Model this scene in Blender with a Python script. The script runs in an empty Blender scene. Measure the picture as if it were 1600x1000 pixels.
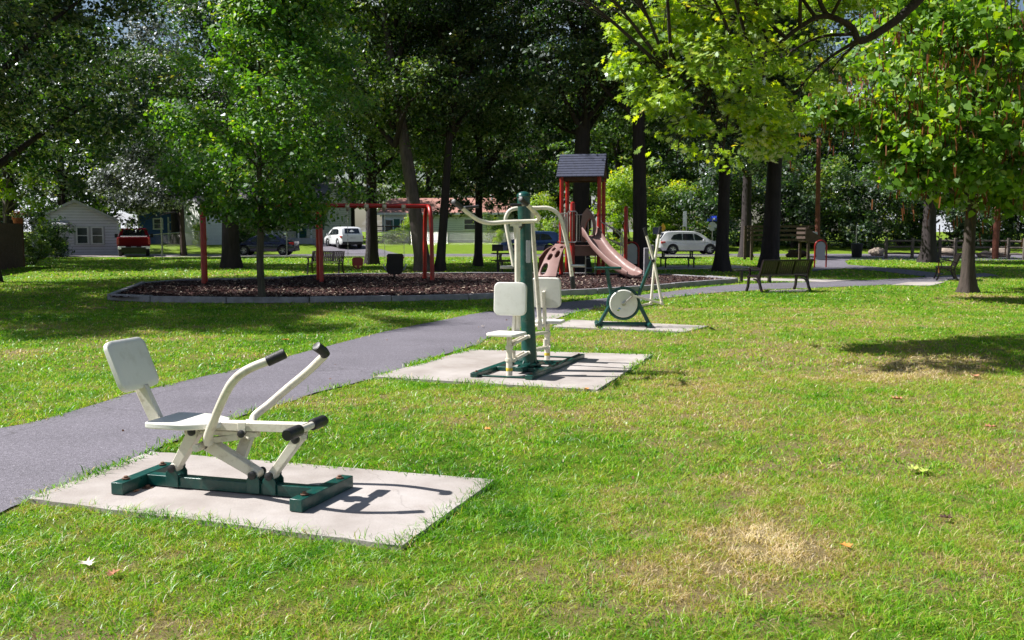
import bpy, math, random
import numpy as np
from mathutils import Vector, Matrix
random.seed(7)
rng = np.random.default_rng(11)
sc = bpy.context.scene
COL = sc.collection
R = math.radians
# ------------------------------------------------------------------ camera
FPX, HC, TILT = 1480.0, 1.65, math.atan(138 / 1480.0)
cam_d = bpy.data.cameras.new('camera'); cam = bpy.data.objects.new('camera', cam_d); COL.objects.link(cam)
cam.location = (0, 0, HC); cam.rotation_euler = (math.pi / 2 - TILT, 0, 0)
cam_d.sensor_width = 36; cam_d.lens = 36 * FPX / 1600; cam_d.clip_end = 2000; cam_d.clip_start = 0.05
cam_d.dof.use_dof = True; cam_d.dof.focus_distance = 8.5; cam_d.dof.aperture_fstop = 7.0
sc.camera = cam

def ray(px, py):
    u = (px - 800) / FPX; v = (500 - py) / FPX
    c, s = math.cos(TILT), math.sin(TILT)
    return Vector((u, c + v * s, -s + v * c))
def gz(x, y):                                   # terrain height: level park, gentle rise past the street
    t = max(0.0, y - 71.0)
    return t * 0.075 if t < 7 else 0.525 + min((t - 7) * 0.01, 1.0)
def G(px, py, z=0.0):                           # ground point seen at a photo position
    d = ray(px, py); t = (z - HC) / d.z
    return Vector((d.x * t, d.y * t, z))
def at(px, py, Y):                              # point at distance Y
    d = ray(px, py); t = Y / d.y
    return Vector((d.x * t, Y, HC + d.z * t))
class Frame:
    def __init__(s, o, u):
        s.o = Vector((o[0], o[1], 0)); s.u = Vector((u[0], u[1], 0)).normalized(); s.v = Vector((-s.u.y, s.u.x, 0))
    def w(s, a, b, z): return s.o + s.u * a + s.v * b + Vector((0, 0, z))
    def pt(s, px, py, b):                       # point in the machine's own plane b
        d = ray(px, py); c = Vector((0, 0, HC)); t = (b - (c - s.o).dot(s.v)) / d.dot(s.v)
        return c + d * t

# ------------------------------------------------------------------ materials
MATS = {}
def nm(name):
    m = bpy.data.materials.new(name); m.use_nodes = True; nt = m.node_tree
    for n in list(nt.nodes): nt.nodes.remove(n)
    out = nt.nodes.new('ShaderNodeOutputMaterial'); MATS[name] = m
    return m, nt, out
def N(nt, t, **kw):
    n = nt.nodes.new(t)
    for k, v in kw.items():
        if k in n.inputs: n.inputs[k].default_value = v
        else: setattr(n, k, v)
    return n
def ramp(nt, fac, stops):
    r = nt.nodes.new('ShaderNodeValToRGB'); e = r.color_ramp.elements
    while len(e) < len(stops): e.new(0.5)
    for i, (p, c) in enumerate(stops):
        e[i].position = p; e[i].color = (*c, 1) if len(c) == 3 else c
    nt.links.new(fac, r.inputs['Fac']); return r
def objco(nt):
    return N(nt, 'ShaderNodeTexCoord').outputs['Object']
def noise(nt, co, scale, detail=4, rough=0.55):
    n = N(nt, 'ShaderNodeTexNoise', Scale=scale, Detail=detail, Roughness=rough); nt.links.new(co, n.inputs['Vector']); return n.outputs['Fac']
def mix(nt, f, a, b, mode='MIX'):
    n = nt.nodes.new('ShaderNodeMix'); n.data_type = 'RGBA'; n.blend_type = mode
    for s, v in ((n.inputs[0], f), (n.inputs[6], a), (n.inputs[7], b)):
        if hasattr(v, 'is_output'): nt.links.new(v, s)
        elif isinstance(v, (tuple, list)): s.default_value = (*v, 1) if len(v) == 3 else v
        else: s.default_value = v
    return n.outputs[2]
def bump(nt, h, strength=0.3, dist=0.01):
    b = N(nt, 'ShaderNodeBump', Strength=strength, Distance=dist); nt.links.new(h, b.inputs['Height']); return b.outputs['Normal']
def plain(name, col, rough=0.5, metal=0.0, var=0.12, scale=6, dirt=None, dirt_amt=0.35, bmp=0.0, bscale=40, coat=0.0, spec=0.5):
    m, nt, out = nm(name); co = objco(nt)
    p = N(nt, 'ShaderNodeBsdfPrincipled', Roughness=rough, Metallic=metal)
    p.inputs['Specular IOR Level'].default_value = spec
    p.inputs['Coat Weight'].default_value = coat
    lo = tuple(c * (1 - var) for c in col); hi = tuple(min(1, c * (1 + var)) for c in col)
    r = ramp(nt, noise(nt, co, scale), [(0.3, lo), (0.7, hi)])
    c = r.outputs['Color']
    if dirt:
        f = ramp(nt, noise(nt, co, scale * 2.3, 8, 0.7), [(0.52, (0, 0, 0)), (0.72, (dirt_amt,) * 3)])
        c = mix(nt, f.outputs['Color'], c, dirt)
    nt.links.new(c, p.inputs['Base Color'])
    rr = ramp(nt, noise(nt, co, scale * 3), [(0.3, (rough * 0.8,) * 3), (0.7, (min(1, rough * 1.2),) * 3)])
    nt.links.new(rr.outputs['Color'], p.inputs['Roughness'])
    if bmp: nt.links.new(bump(nt, noise(nt, co, bscale, 6), bmp), p.inputs['Normal'])
    nt.links.new(p.outputs[0], out.inputs[0]); return m

plain('cream_paint', (0.71, 0.66, 0.56), 0.38, var=0.07, scale=4.5, dirt=(0.28, 0.20, 0.12), dirt_amt=0.65, bmp=0.08, bscale=60)
plain('seat_plastic', (0.70, 0.69, 0.64), 0.42, var=0.04, scale=5, dirt=(0.42, 0.38, 0.30), dirt_amt=0.3, bmp=0.1, bscale=120)
plain('green_paint', (0.003, 0.055, 0.045), 0.33, var=0.25, scale=7, dirt=(0.13, 0.14, 0.10), dirt_amt=0.4, bmp=0.08, bscale=70)
plain('black_rubber', (0.014, 0.013, 0.015), 0.5, var=0.2, scale=20, bmp=0.2, bscale=200)
plain('red_paint', (0.36, 0.012, 0.008), 0.36, var=0.15, scale=3, dirt=(0.25, 0.05, 0.04), bmp=0.05)
plain('dark_red_paint', (0.27, 0.008, 0.007), 0.4, var=0.15, scale=3)
plain('tan_plastic', (0.25, 0.145, 0.13), 0.5, var=0.1, scale=3, dirt=(0.22, 0.14, 0.10), bmp=0.06)
plain('brown_plastic', (0.20, 0.10, 0.075), 0.45, var=0.1, scale=3)
plain('rust_steel', (0.16, 0.09, 0.06), 0.7, 0.3, var=0.4, scale=30, bmp=0.2)
plain('steel', (0.42, 0.41, 0.40), 0.35, 0.9, var=0.1, scale=8, dirt=(0.2, 0.17, 0.14), bmp=0.05)
plain('panel_grey', (0.42, 0.42, 0.46), 0.4, var=0.08, scale=4)
plain('roof_shingle_blue', (0.030, 0.036, 0.07), 0.7, var=0.25, scale=9, bmp=0.4, bscale=30)
plain('bench_brown', (0.016, 0.010, 0.012), 0.33, var=0.2, scale=10, bmp=0.05)
plain('dark_bench', (0.018, 0.015, 0.018), 0.4, var=0.2, scale=10)
plain('timber_grey', (0.27, 0.26, 0.28), 0.85, var=0.25, scale=5, dirt=(0.06, 0.05, 0.05), bmp=0.5, bscale=50)
plain('post_wood', (0.065, 0.04, 0.033), 0.85, var=0.3, scale=6, bmp=0.6, bscale=30)
plain('rail_wood', (0.11, 0.09, 0.08), 0.85, var=0.3, scale=6, bmp=0.6, bscale=30)
plain('red_pole_wood', (0.16, 0.05, 0.03), 0.8, var=0.3, scale=5, bmp=0.5, bscale=30)
plain('terracotta', (0.38, 0.10, 0.05), 0.75, var=0.15, scale=12)
plain('rock', (0.30, 0.24, 0.19), 0.9, var=0.35, scale=3, dirt=(0.08, 0.07, 0.06), bmp=0.8, bscale=12)
plain('white_trim', (0.70, 0.71, 0.74), 0.5, var=0.05)
plain('grey_trim', (0.45, 0.45, 0.50), 0.55, var=0.08)
plain('teal_paint', (0.01, 0.09, 0.08), 0.5)
plain('blue_siding_paint', (0.02, 0.07, 0.19), 0.6)
plain('car_white', (0.74, 0.75, 0.78), 0.22, var=0.02, coat=0.6)
plain('car_silver', (0.60, 0.60, 0.64), 0.25, 0.15, var=0.03, coat=0.6)
plain('car_navy', (0.010, 0.014, 0.045), 0.2, var=0.1, coat=0.8)
plain('car_blue', (0.012, 0.03, 0.10), 0.2, var=0.1, coat=0.8)
plain('car_red', (0.21, 0.002, 0.014), 0.5, var=0.06, spec=0.15)
plain('car_black', (0.012, 0.012, 0.014), 0.5)
plain('tyre', (0.018, 0.018, 0.02), 0.8)
plain('rim', (0.45, 0.45, 0.48), 0.3, 0.7)
plain('chrome', (0.7, 0.7, 0.72), 0.15, 1.0, var=0.03)
plain('tail_red', (0.50, 0.015, 0.01), 0.2, coat=0.5)
plain('glass_dark', (0.012, 0.016, 0.022), 0.06, var=0.3, scale=2, coat=0.5, spec=0.9)
plain('window_glass', (0.03, 0.045, 0.06), 0.08, var=0.5, scale=1.2, spec=0.9)
plain('plate', (0.6, 0.6, 0.62), 0.5)
plain('sign_blue', (0.01, 0.04, 0.42), 0.4)
plain('sign_grey', (0.42, 0.45, 0.46), 0.4, 0.3)
plain('sign_white', (0.66, 0.68, 0.72), 0.4)
plain('sign_yellow', (0.60, 0.33, 0.01), 0.5)
plain('black_bin', (0.015, 0.015, 0.018), 0.6)
plain('door_white', (0.55, 0.56, 0.6), 0.5)
plain('flower_red', (0.45, 0.03, 0.03), 0.6, var=0.4, scale=30)
plain('brown_wood', (0.085, 0.042, 0.028), 0.8, var=0.3, scale=4, bmp=0.5, bscale=25)
plain('roof_orange', (0.36, 0.18, 0.145), 0.85, var=0.2, scale=5, bmp=0.4)
plain('roof_grey', (0.16, 0.15, 0.16), 0.85, var=0.25, scale=5, bmp=0.4)
plain('decal_white', (0.6, 0.6, 0.6), 0.4)
plain('decal_yellow', (0.65, 0.5, 0.05), 0.4)
plain('decal_blue', (0.15, 0.3, 0.55), 0.4)
plain('decal_green', (0.25, 0.45, 0.08), 0.4)
plain('bird_white', (0.6, 0.6, 0.6), 0.6)
plain('hub_grey', (0.35, 0.34, 0.32), 0.5)

def siding(name, col, pitch=0.115):
    m, nt, out = nm(name); co = objco(nt)
    p = N(nt, 'ShaderNodeBsdfPrincipled', Roughness=0.55)
    sp = N(nt, 'ShaderNodeSeparateXYZ'); nt.links.new(co, sp.inputs[0])
    a = N(nt, 'ShaderNodeMath', operation='DIVIDE'); nt.links.new(sp.outputs[2], a.inputs[0]); a.inputs[1].default_value = pitch
    f = N(nt, 'ShaderNodeMath', operation='FRACT'); nt.links.new(a.outputs[0], f.inputs[0])
    inv = N(nt, 'ShaderNodeMath', operation='SUBTRACT'); inv.inputs[0].default_value = 1; nt.links.new(f.outputs[0], inv.inputs[1])
    r = ramp(nt, noise(nt, co, 1.5), [(0.3, tuple(c * 0.88 for c in col)), (0.7, col)])
    gap = ramp(nt, f.outputs[0], [(0.0, (0.3,) * 3), (0.22, (1, 1, 1))])
    nt.links.new(mix(nt, 1.0, r.outputs[0], gap.outputs[0], 'MULTIPLY'), p.inputs['Base Color'])
    nt.links.new(bump(nt, inv.outputs[0], 0.9, 0.03), p.inputs['Normal'])
    nt.links.new(p.outputs[0], out.inputs[0]); return m
siding('siding_lilac', (0.76, 0.73, 0.84), 0.2); siding('siding_cream', (0.74, 0.74, 0.62), 0.18); siding('siding_white', (0.80, 0.80, 0.77))
siding('siding_greygreen', (0.72, 0.76, 0.68), 0.2); siding('siding_blue', (0.03, 0.10, 0.34))

def bark(name, col, sc_=7):
    m, nt, out = nm(name); co = objco(nt)
    mp = N(nt, 'ShaderNodeMapping'); mp.inputs['Scale'].default_value = (1, 1, 0.16); nt.links.new(co, mp.inputs[0])
    n1 = noise(nt, mp.outputs[0], sc_, 8, 0.7); n2 = noise(nt, co, 1.2, 3)
    r = ramp(nt, n1, [(0.32, tuple(c * 0.35 for c in col)), (0.62, col), (0.8, tuple(c * 1.35 for c in col))])
    lich = ramp(nt, n2, [(0.5, (0, 0, 0)), (0.75, (0.5,) * 3)])
    c = mix(nt, lich.outputs[0], r.outputs[0], tuple(c_ * 1.25 for c_ in (col[0], col[1] * 1.02, col[2])))
    p = N(nt, 'ShaderNodeBsdfPrincipled', Roughness=0.9); nt.links.new(c, p.inputs['Base Color'])
    nt.links.new(bump(nt, n1, 0.9, 0.05), p.inputs['Normal']); nt.links.new(p.outputs[0], out.inputs[0]); return m
bark('bark_dark', (0.036, 0.025, 0.028)); bark('bark_grey', (0.13, 0.10, 0.10)); bark('bark_young', (0.10, 0.085, 0.065), 14); bark('bark_brown', (0.070, 0.052, 0.044), 12)

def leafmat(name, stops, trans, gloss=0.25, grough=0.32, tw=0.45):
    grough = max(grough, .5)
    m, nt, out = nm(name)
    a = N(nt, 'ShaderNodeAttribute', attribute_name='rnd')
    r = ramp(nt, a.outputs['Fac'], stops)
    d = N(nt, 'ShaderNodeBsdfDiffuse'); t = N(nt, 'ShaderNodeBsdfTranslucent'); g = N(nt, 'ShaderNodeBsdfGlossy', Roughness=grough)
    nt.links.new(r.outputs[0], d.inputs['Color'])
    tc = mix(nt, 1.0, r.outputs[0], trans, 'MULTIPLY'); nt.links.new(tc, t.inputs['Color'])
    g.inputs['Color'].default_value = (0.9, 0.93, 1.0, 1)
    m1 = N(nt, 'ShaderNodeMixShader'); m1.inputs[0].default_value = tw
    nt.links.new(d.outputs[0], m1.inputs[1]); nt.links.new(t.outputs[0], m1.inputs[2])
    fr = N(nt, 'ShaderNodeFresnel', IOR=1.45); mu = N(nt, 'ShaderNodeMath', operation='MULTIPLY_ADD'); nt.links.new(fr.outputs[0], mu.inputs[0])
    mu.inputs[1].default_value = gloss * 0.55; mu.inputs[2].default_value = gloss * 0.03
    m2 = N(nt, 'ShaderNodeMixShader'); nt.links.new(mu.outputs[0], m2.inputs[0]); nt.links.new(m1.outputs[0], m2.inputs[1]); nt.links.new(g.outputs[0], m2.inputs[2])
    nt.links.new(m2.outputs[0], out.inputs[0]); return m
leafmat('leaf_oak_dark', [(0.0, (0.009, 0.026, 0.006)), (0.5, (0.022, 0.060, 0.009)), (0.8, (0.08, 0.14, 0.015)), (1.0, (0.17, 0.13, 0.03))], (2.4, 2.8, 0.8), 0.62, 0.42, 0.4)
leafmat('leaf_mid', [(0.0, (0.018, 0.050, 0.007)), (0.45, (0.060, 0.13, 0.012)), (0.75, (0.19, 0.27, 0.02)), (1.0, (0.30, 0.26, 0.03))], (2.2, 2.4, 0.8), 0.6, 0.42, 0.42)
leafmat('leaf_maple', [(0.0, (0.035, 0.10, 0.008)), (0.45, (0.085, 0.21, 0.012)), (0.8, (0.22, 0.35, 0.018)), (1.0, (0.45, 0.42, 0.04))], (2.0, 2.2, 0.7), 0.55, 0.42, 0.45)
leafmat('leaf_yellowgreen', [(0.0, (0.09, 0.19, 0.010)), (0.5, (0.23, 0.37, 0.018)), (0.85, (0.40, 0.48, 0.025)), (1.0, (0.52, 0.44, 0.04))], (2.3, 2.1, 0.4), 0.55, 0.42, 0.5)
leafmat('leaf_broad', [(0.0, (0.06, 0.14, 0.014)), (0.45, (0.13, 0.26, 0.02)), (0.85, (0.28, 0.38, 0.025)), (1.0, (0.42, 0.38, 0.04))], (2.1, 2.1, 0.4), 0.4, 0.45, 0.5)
leafmat('leaf_gray', [(0.0, (0.03, 0.045, 0.03)), (0.6, (0.06, 0.08, 0.05)), (1.0, (0.12, 0.12, 0.05))], (1.8, 1.9, 1.0), 1.0, 0.4, 0.3)
leafmat('leaf_brown', [(0.0, (0.10, 0.035, 0.02)), (1.0, (0.22, 0.09, 0.04))], (1.5, 1.2, 0.8), 0.1, 0.4, 0.3)
leafmat('grass_blade', [(0.0, (0.05, 0.17, 0.006)), (0.26, (0.15, 0.37, 0.012)), (0.46, (0.29, 0.44, 0.03)), (0.60, (0.36, 0.37, 0.06)), (0.72, (0.36, 0.27, 0.10)), (0.86, (0.52, 0.38, 0.20)), (1.0, (0.75, 0.63, 0.45))], (1.5, 1.6, 0.7), 0.12, 0.5, 0.42)
leafmat('chip_wood', [(0.0, (0.022, 0.012, 0.012)), (0.6, (0.062, 0.032, 0.030)), (0.88, (0.11, 0.062, 0.055)), (0.94, (0.34, 0.26, 0.2)), (1.0, (0.5, 0.42, 0.34))], (0.5, 0.5, 0.5), 0.03, 0.5, 0.02)

def ground_mat():
    m, nt, out = nm('lawn'); co = objco(nt)
    a = N(nt, 'ShaderNodeAttribute', attribute_name='dry')
    n1 = noise(nt, co, 70, 8, 0.8); n2 = noise(nt, co, 2.2, 4)
    ad = N(nt, 'ShaderNodeMath', operation='MULTIPLY_ADD'); nt.links.new(n1, ad.inputs[0]); ad.inputs[1].default_value = 1.15; nt.links.new(a.outputs['Fac'], ad.inputs[2])
    ad2 = N(nt, 'ShaderNodeMath', operation='MULTIPLY_ADD'); nt.links.new(n2, ad2.inputs[0]); ad2.inputs[1].default_value = 0.3; nt.links.new(ad.outputs[0], ad2.inputs[2])
    r = ramp(nt, ad2.outputs[0], [(0.40, (0.035, 0.05, 0.010)), (0.58, (0.075, 0.14, 0.010)), (0.78, (0.15, 0.25, 0.014)), (0.95, (0.22, 0.24, 0.04)), (1.0, (0.32, 0.25, 0.12))])
    p = N(nt, 'ShaderNodeBsdfPrincipled', Roughness=0.85); p.inputs['Specular IOR Level'].default_value = 0.15
    nt.links.new(r.outputs[0], p.inputs['Base Color']); nt.links.new(bump(nt, noise(nt, co, 55, 6, 0.8), 1.0, 0.06), p.inputs['Normal'])
    nt.links.new(p.outputs[0], out.inputs[0])
ground_mat()
def asphalt():
    m, nt, out = nm('asphalt'); co = objco(nt)
    v = N(nt, 'ShaderNodeTexVoronoi', Scale=110); nt.links.new(co, v.inputs['Vector'])
    sp = ramp(nt, v.outputs['Color'], [(0.0, (0.075, 0.068, 0.083)), (0.6, (0.14, 0.128, 0.153)), (0.93, (0.21, 0.195, 0.23)), (1.0, (0.55, 0.52, 0.55))])
    big = ramp(nt, noise(nt, co, 0.9, 5), [(0.25, (0.82,) * 3), (0.5, (1.0,) * 3), (0.75, (1.15,) * 3)])
    c = mix(nt, 1.0, sp.outputs[0], big.outputs[0], 'MULTIPLY')
    # hairline cracks
    wp = N(nt, 'ShaderNodeTexNoise', Scale=1.4, Detail=5); nt.links.new(co, wp.inputs['Vector'])
    va = N(nt, 'ShaderNodeVectorMath', operation='MULTIPLY_ADD'); nt.links.new(wp.outputs['Color'], va.inputs[0]); va.inputs[1].default_value = (0.9, 0.9, 0.9); nt.links.new(co, va.inputs[2])
    cr = N(nt, 'ShaderNodeTexVoronoi', Scale=0.42, feature='DISTANCE_TO_EDGE'); nt.links.new(va.outputs[0], cr.inputs['Vector'])
    cf = ramp(nt, cr.outputs['Distance'], [(0.0, (0.5,) * 3), (0.006, (0, 0, 0))])
    c = mix(nt, cf.outputs[0], c, (0.03, 0.028, 0.03))
    p = N(nt, 'ShaderNodeBsdfPrincipled', Roughness=0.8); nt.links.new(c, p.inputs['Base Color'])
    nt.links.new(bump(nt, v.outputs['Distance'], 0.5, 0.008), p.inputs['Normal']); nt.links.new(p.outputs[0], out.inputs[0])
asphalt()
def concrete():
    m, nt, out = nm('concrete'); co = objco(nt)
    r = ramp(nt, noise(nt, co, 1.7, 8, 0.65), [(0.22, (0.25, 0.215, 0.195)), (0.5, (0.37, 0.335, 0.315)), (0.75, (0.46, 0.425, 0.41))])
    st = ramp(nt, noise(nt, co, 4.5, 6, 0.7), [(0.56, (0, 0, 0)), (0.75, (0.6,) * 3)])
    sp = ramp(nt, noise(nt, co, 130, 3), [(0.58, (0, 0, 0)), (0.72, (0.5,) * 3)])
    c = mix(nt, st.outputs[0], r.outputs[0], (0.30, 0.25, 0.22)); c = mix(nt, sp.outputs[0], c, (0.27, 0.24, 0.22))
    wp = N(nt, 'ShaderNodeTexNoise', Scale=2.2, Detail=6); nt.links.new(co, wp.inputs['Vector'])
    va = N(nt, 'ShaderNodeVectorMath', operation='MULTIPLY_ADD'); nt.links.new(wp.outputs['Color'], va.inputs[0]); va.inputs[1].default_value = (0.5, 0.5, 0.5); nt.links.new(co, va.inputs[2])
    cr = N(nt, 'ShaderNodeTexVoronoi', Scale=0.55, feature='DISTANCE_TO_EDGE'); nt.links.new(va.outputs[0], cr.inputs['Vector'])
    cf = ramp(nt, cr.outputs['Distance'], [(0.0, (0.3,) * 3), (0.003, (0, 0, 0))]); c = mix(nt, cf.outputs[0], c, (0.12, 0.10, 0.09))
    big = ramp(nt, noise(nt, co, 0.7, 4), [(0.3, (0.80, 0.78, 0.76)), (0.62, (1.05, 1.05, 1.05))]); c = mix(nt, 1.0, c, big.outputs[0], 'MULTIPLY')
    p = N(nt, 'ShaderNodeBsdfPrincipled', Roughness=0.85); nt.links.new(c, p.inputs['Base Color'])
    nt.links.new(bump(nt, noise(nt, co, 70, 6), 0.25, 0.01), p.inputs['Normal']); nt.links.new(p.outputs[0], out.inputs[0])
concrete()
def mulch():
    m, nt, out = nm('mulch'); co = objco(nt)
    r = ramp(nt, noise(nt, co, 16, 8, 0.8), [(0.3, (0.018, 0.010, 0.010)), (0.55, (0.055, 0.029, 0.028)), (0.8, (0.11, 0.06, 0.055))])
    p = N(nt, 'ShaderNodeBsdfPrincipled', Roughness=0.95); nt.links.new(r.outputs[0], p.inputs['Base Color'])
    nt.links.new(bump(nt, noise(nt, co, 25, 6, 0.8), 1.0, 0.06), p.inputs['Normal']); nt.links.new(p.outputs[0], out.inputs[0])
mulch()
def cloud_mat():
    pass

# ------------------------------------------------------------------ mesh builder
class MB:
    def __init__(s): s.v = []; s.f = []
    def add(s, vs, fs):
        o = len(s.v); s.v += [tuple(v) for v in vs]; s.f += [tuple(i + o for i in f) for f in fs]; return s
    def box(s, c, size, rz=0.0, M=None):
        hx, hy, hz = size[0] / 2, size[1] / 2, size[2] / 2
        T = M if M is not None else Matrix.Rotation(rz, 3, 'Z')
        c = Vector(c); vs = [c + T @ Vector((x, y, z)) for z in (-hz, hz) for y in (-hy, hy) for x in (-hx, hx)]
        return s.add(vs, [(0, 2, 3, 1), (4, 5, 7, 6), (0, 1, 5, 4), (2, 6, 7, 3), (0, 4, 6, 2), (1, 3, 7, 5)])
    def bar(s, p0, p1, w, h, up=(0, 0, 1)):               # rectangular bar between two points
        p0, p1 = Vector(p0), Vector(p1); d = (p1 - p0); L = d.length; d.normalize(); up = Vector(up)
        if abs(d.dot(up)) > 0.98: up = Vector((1, 0, 0))
        side = d.cross(up).normalized(); u2 = side.cross(d).normalized()
        M = Matrix((d, side, u2)).transposed()
        return s.box((p0 + p1) / 2, (L, w, h), M=M)
    def cyl(s, p0, p1, r0, r1=None, n=16, cap=True):
        r1 = r0 if r1 is None else r1
        return s.tube([p0, p1], [r0, r1], n, cap)
    def tube(s, pts, r, n=12, cap=True):
        pts = [Vector(p) for p in pts]; k = len(pts)
        rs = r if isinstance(r, (list, tuple)) else [r] * k
        vs = []; prev = None
        for i, p in enumerate(pts):
            t = (pts[min(i + 1, k - 1)] - pts[max(i - 1, 0)]).normalized()
            if prev is None:
                a = Vector((0, 0, 1)) if abs(t.z) < 0.9 else Vector((1, 0, 0))
                s1 = t.cross(a).normalized()
            else: s1 = (prev - t * prev.dot(t)).normalized()
            prev = s1; s2 = t.cross(s1)
            for j in range(n):
                an = 2 * math.pi * j / n; vs.append(p + (s1 * math.cos(an) + s2 * math.sin(an)) * rs[i])
        fs = []
        for i in range(k - 1):
            for j in range(n):
                a = i * n + j; b = i * n + (j + 1) % n; fs.append((a, b, b + n, a + n))
        if cap: fs.append(tuple(range(n - 1, -1, -1))); fs.append(tuple((k - 1) * n + j for j in range(n)))
        return s.add(vs, fs)
    def lathe(s, prof, c=(0, 0, 0), n=20, axis='z'):      # prof: (r, z)
        vs = []; k = len(prof); c = Vector(c)
        for r, z in prof:
            for j in range(n):
                a = 2 * math.pi * j / n
                if axis == 'z': vs.append(c + Vector((r * math.cos(a), r * math.sin(a), z)))
                else: vs.append(c + Vector((r * math.cos(a), z, r * math.sin(a))))
        fs = [(i * n + j, i * n + (j + 1) % n, (i + 1) * n + (j + 1) % n, (i + 1) * n + j) for i in range(k - 1) for j in range(n)]
        fs.append(tuple(range(n - 1, -1, -1))); fs.append(tuple((k - 1) * n + j for j in range(n)))
        return s.add(vs, fs)
    def prism(s, poly, off):                              # polygon extruded along an offset
        poly = [Vector(p) for p in poly]; off = Vector(off); n = len(poly)
        vs = poly + [p + off for p in poly]
        fs = [tuple(range(n - 1, -1, -1)), tuple(range(n, 2 * n))] + [(i, (i + 1) % n, n + (i + 1) % n, n + i) for i in range(n)]
        return s.add(vs, fs)
    def plate(s, c, U, V, w, h, t, rad=0.03, n=5, dome=0.0):   # rounded plate, soft edges
        c, U, V = Vector(c), Vector(U).normalized(), Vector(V).normalized(); W = U.cross(V).normalized()
        def ring(ins, k):
            o = []
            for qx, qy, a0 in ((1, 1, 0), (-1, 1, 90), (-1, -1, 180), (1, -1, 270)):
                for i in range(n + 1):
                    a = R(a0 + 90 * i / n); rr = max(rad - ins, 0.001)
                    o.append(c + U * (qx * (w / 2 - rad) + rr * math.cos(a)) + V * (qy * (h / 2 - rad) + rr * math.sin(a)) + W * k)
            return o
        e = min(t * 0.3, 0.008); rings = [ring(e, -t / 2), ring(0, -t / 2 + e), ring(0, t / 2 - e), ring(e, t / 2), ring(rad * 0.7, t / 2 + dome)]
        m = len(rings[0]); vs = [p for r_ in rings for p in r_]
        fs = [(i * m + j, i * m + (j + 1) % m, (i + 1) * m + (j + 1) % m, (i + 1) * m + j) for i in range(len(rings) - 1) for j in range(m)]
        fs.append(tuple(range(m - 1, -1, -1))); fs.append(tuple((len(rings) - 1) * m + j for j in range(m)))
        return s.add(vs, fs)
    def build(s, name, mat, parent=None, bevel=0.0, smooth=38):
        me = bpy.data.meshes.new(name)
        root = parent
        while root is not None and root.parent is not None: root = root.parent
        off = root.location if root is not None and root.get('_abs') else Vector((0, 0, 0))
        vs = [(v[0] - off.x, v[1] - off.y, v[2] - off.z) for v in s.v] if off.length else s.v
        me.from_pydata(vs, [], s.f); me.materials.append(MATS[mat])
        me.polygons.foreach_set('use_smooth', [True] * len(me.polygons)); me.set_sharp_from_angle(angle=R(smooth)); me.update()
        o = bpy.data.objects.new(name, me); COL.objects.link(o)
        if parent is not None: o.parent = parent
        if bevel:
            b = o.modifiers.new('bevel', 'BEVEL'); b.width = bevel; b.segments = 2; b.limit_method = 'ANGLE'; b.angle_limit = R(50); b.harden_normals = False
        return o
def spline(pts, m=6):                                     # Catmull-Rom through points
    P = [Vector(p) for p in pts]; P = [2 * P[0] - P[1]] + P + [2 * P[-1] - P[-2]]; out = []
    for i in range(1, len(P) - 2):
        for k in range(m):
            t = k / m; a, b, c, d = P[i - 1], P[i], P[i + 1], P[i + 2]
            out.append(0.5 * ((2 * b) + (c - a) * t + (2 * a - 5 * b + 4 * c - d) * t * t + (3 * b - a - 3 * c + d) * t ** 3))
    out.append(P[-2]); return out
def tag(o, label=None, cat=None, group=None, kind=None):
    if label: o['label'] = label
    if cat: o['category'] = cat
    if group: o['group'] = group
    if kind: o['kind'] = kind
    return o
def thing(name, label, cat, loc, rz=0.0, group=None, absolute=False):
    o = bpy.data.objects.new(name, None); COL.objects.link(o); o.empty_display_size = 0.2
    o.location = loc; o.rotation_euler = (0, 0, rz)
    if absolute: o['_abs'] = 1
    return tag(o, label, cat, group)
def copy_tree(o, parent=None):
    c = o.copy(); COL.objects.link(c); c.parent = parent
    for ch in list(o.children): copy_tree(ch, c)
    return c
def fast_mesh(name, V, F, mat, attrs=None, smooth=False):   # V (n,3), F (m,k) numpy
    me = bpy.data.meshes.new(name); n, (m, k) = len(V), F.shape
    me.vertices.add(n); me.vertices.foreach_set('co', np.ascontiguousarray(V, dtype=np.float32).ravel())
    me.loops.add(m * k); me.loops.foreach_set('vertex_index', np.ascontiguousarray(F, dtype=np.int32).ravel())
    me.polygons.add(m); me.polygons.foreach_set('loop_start', np.arange(0, m * k, k, dtype=np.int32))
    me.update(calc_edges=True)
    for an, arr in (attrs or {}).items():
        at_ = me.attributes.new(an, 'FLOAT', 'POINT'); at_.data.foreach_set('value', np.ascontiguousarray(arr, dtype=np.float32))
    me.materials.append(MATS[mat])
    if smooth: me.polygons.foreach_set('use_smooth', np.ones(m, dtype=bool))
    return me
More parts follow.
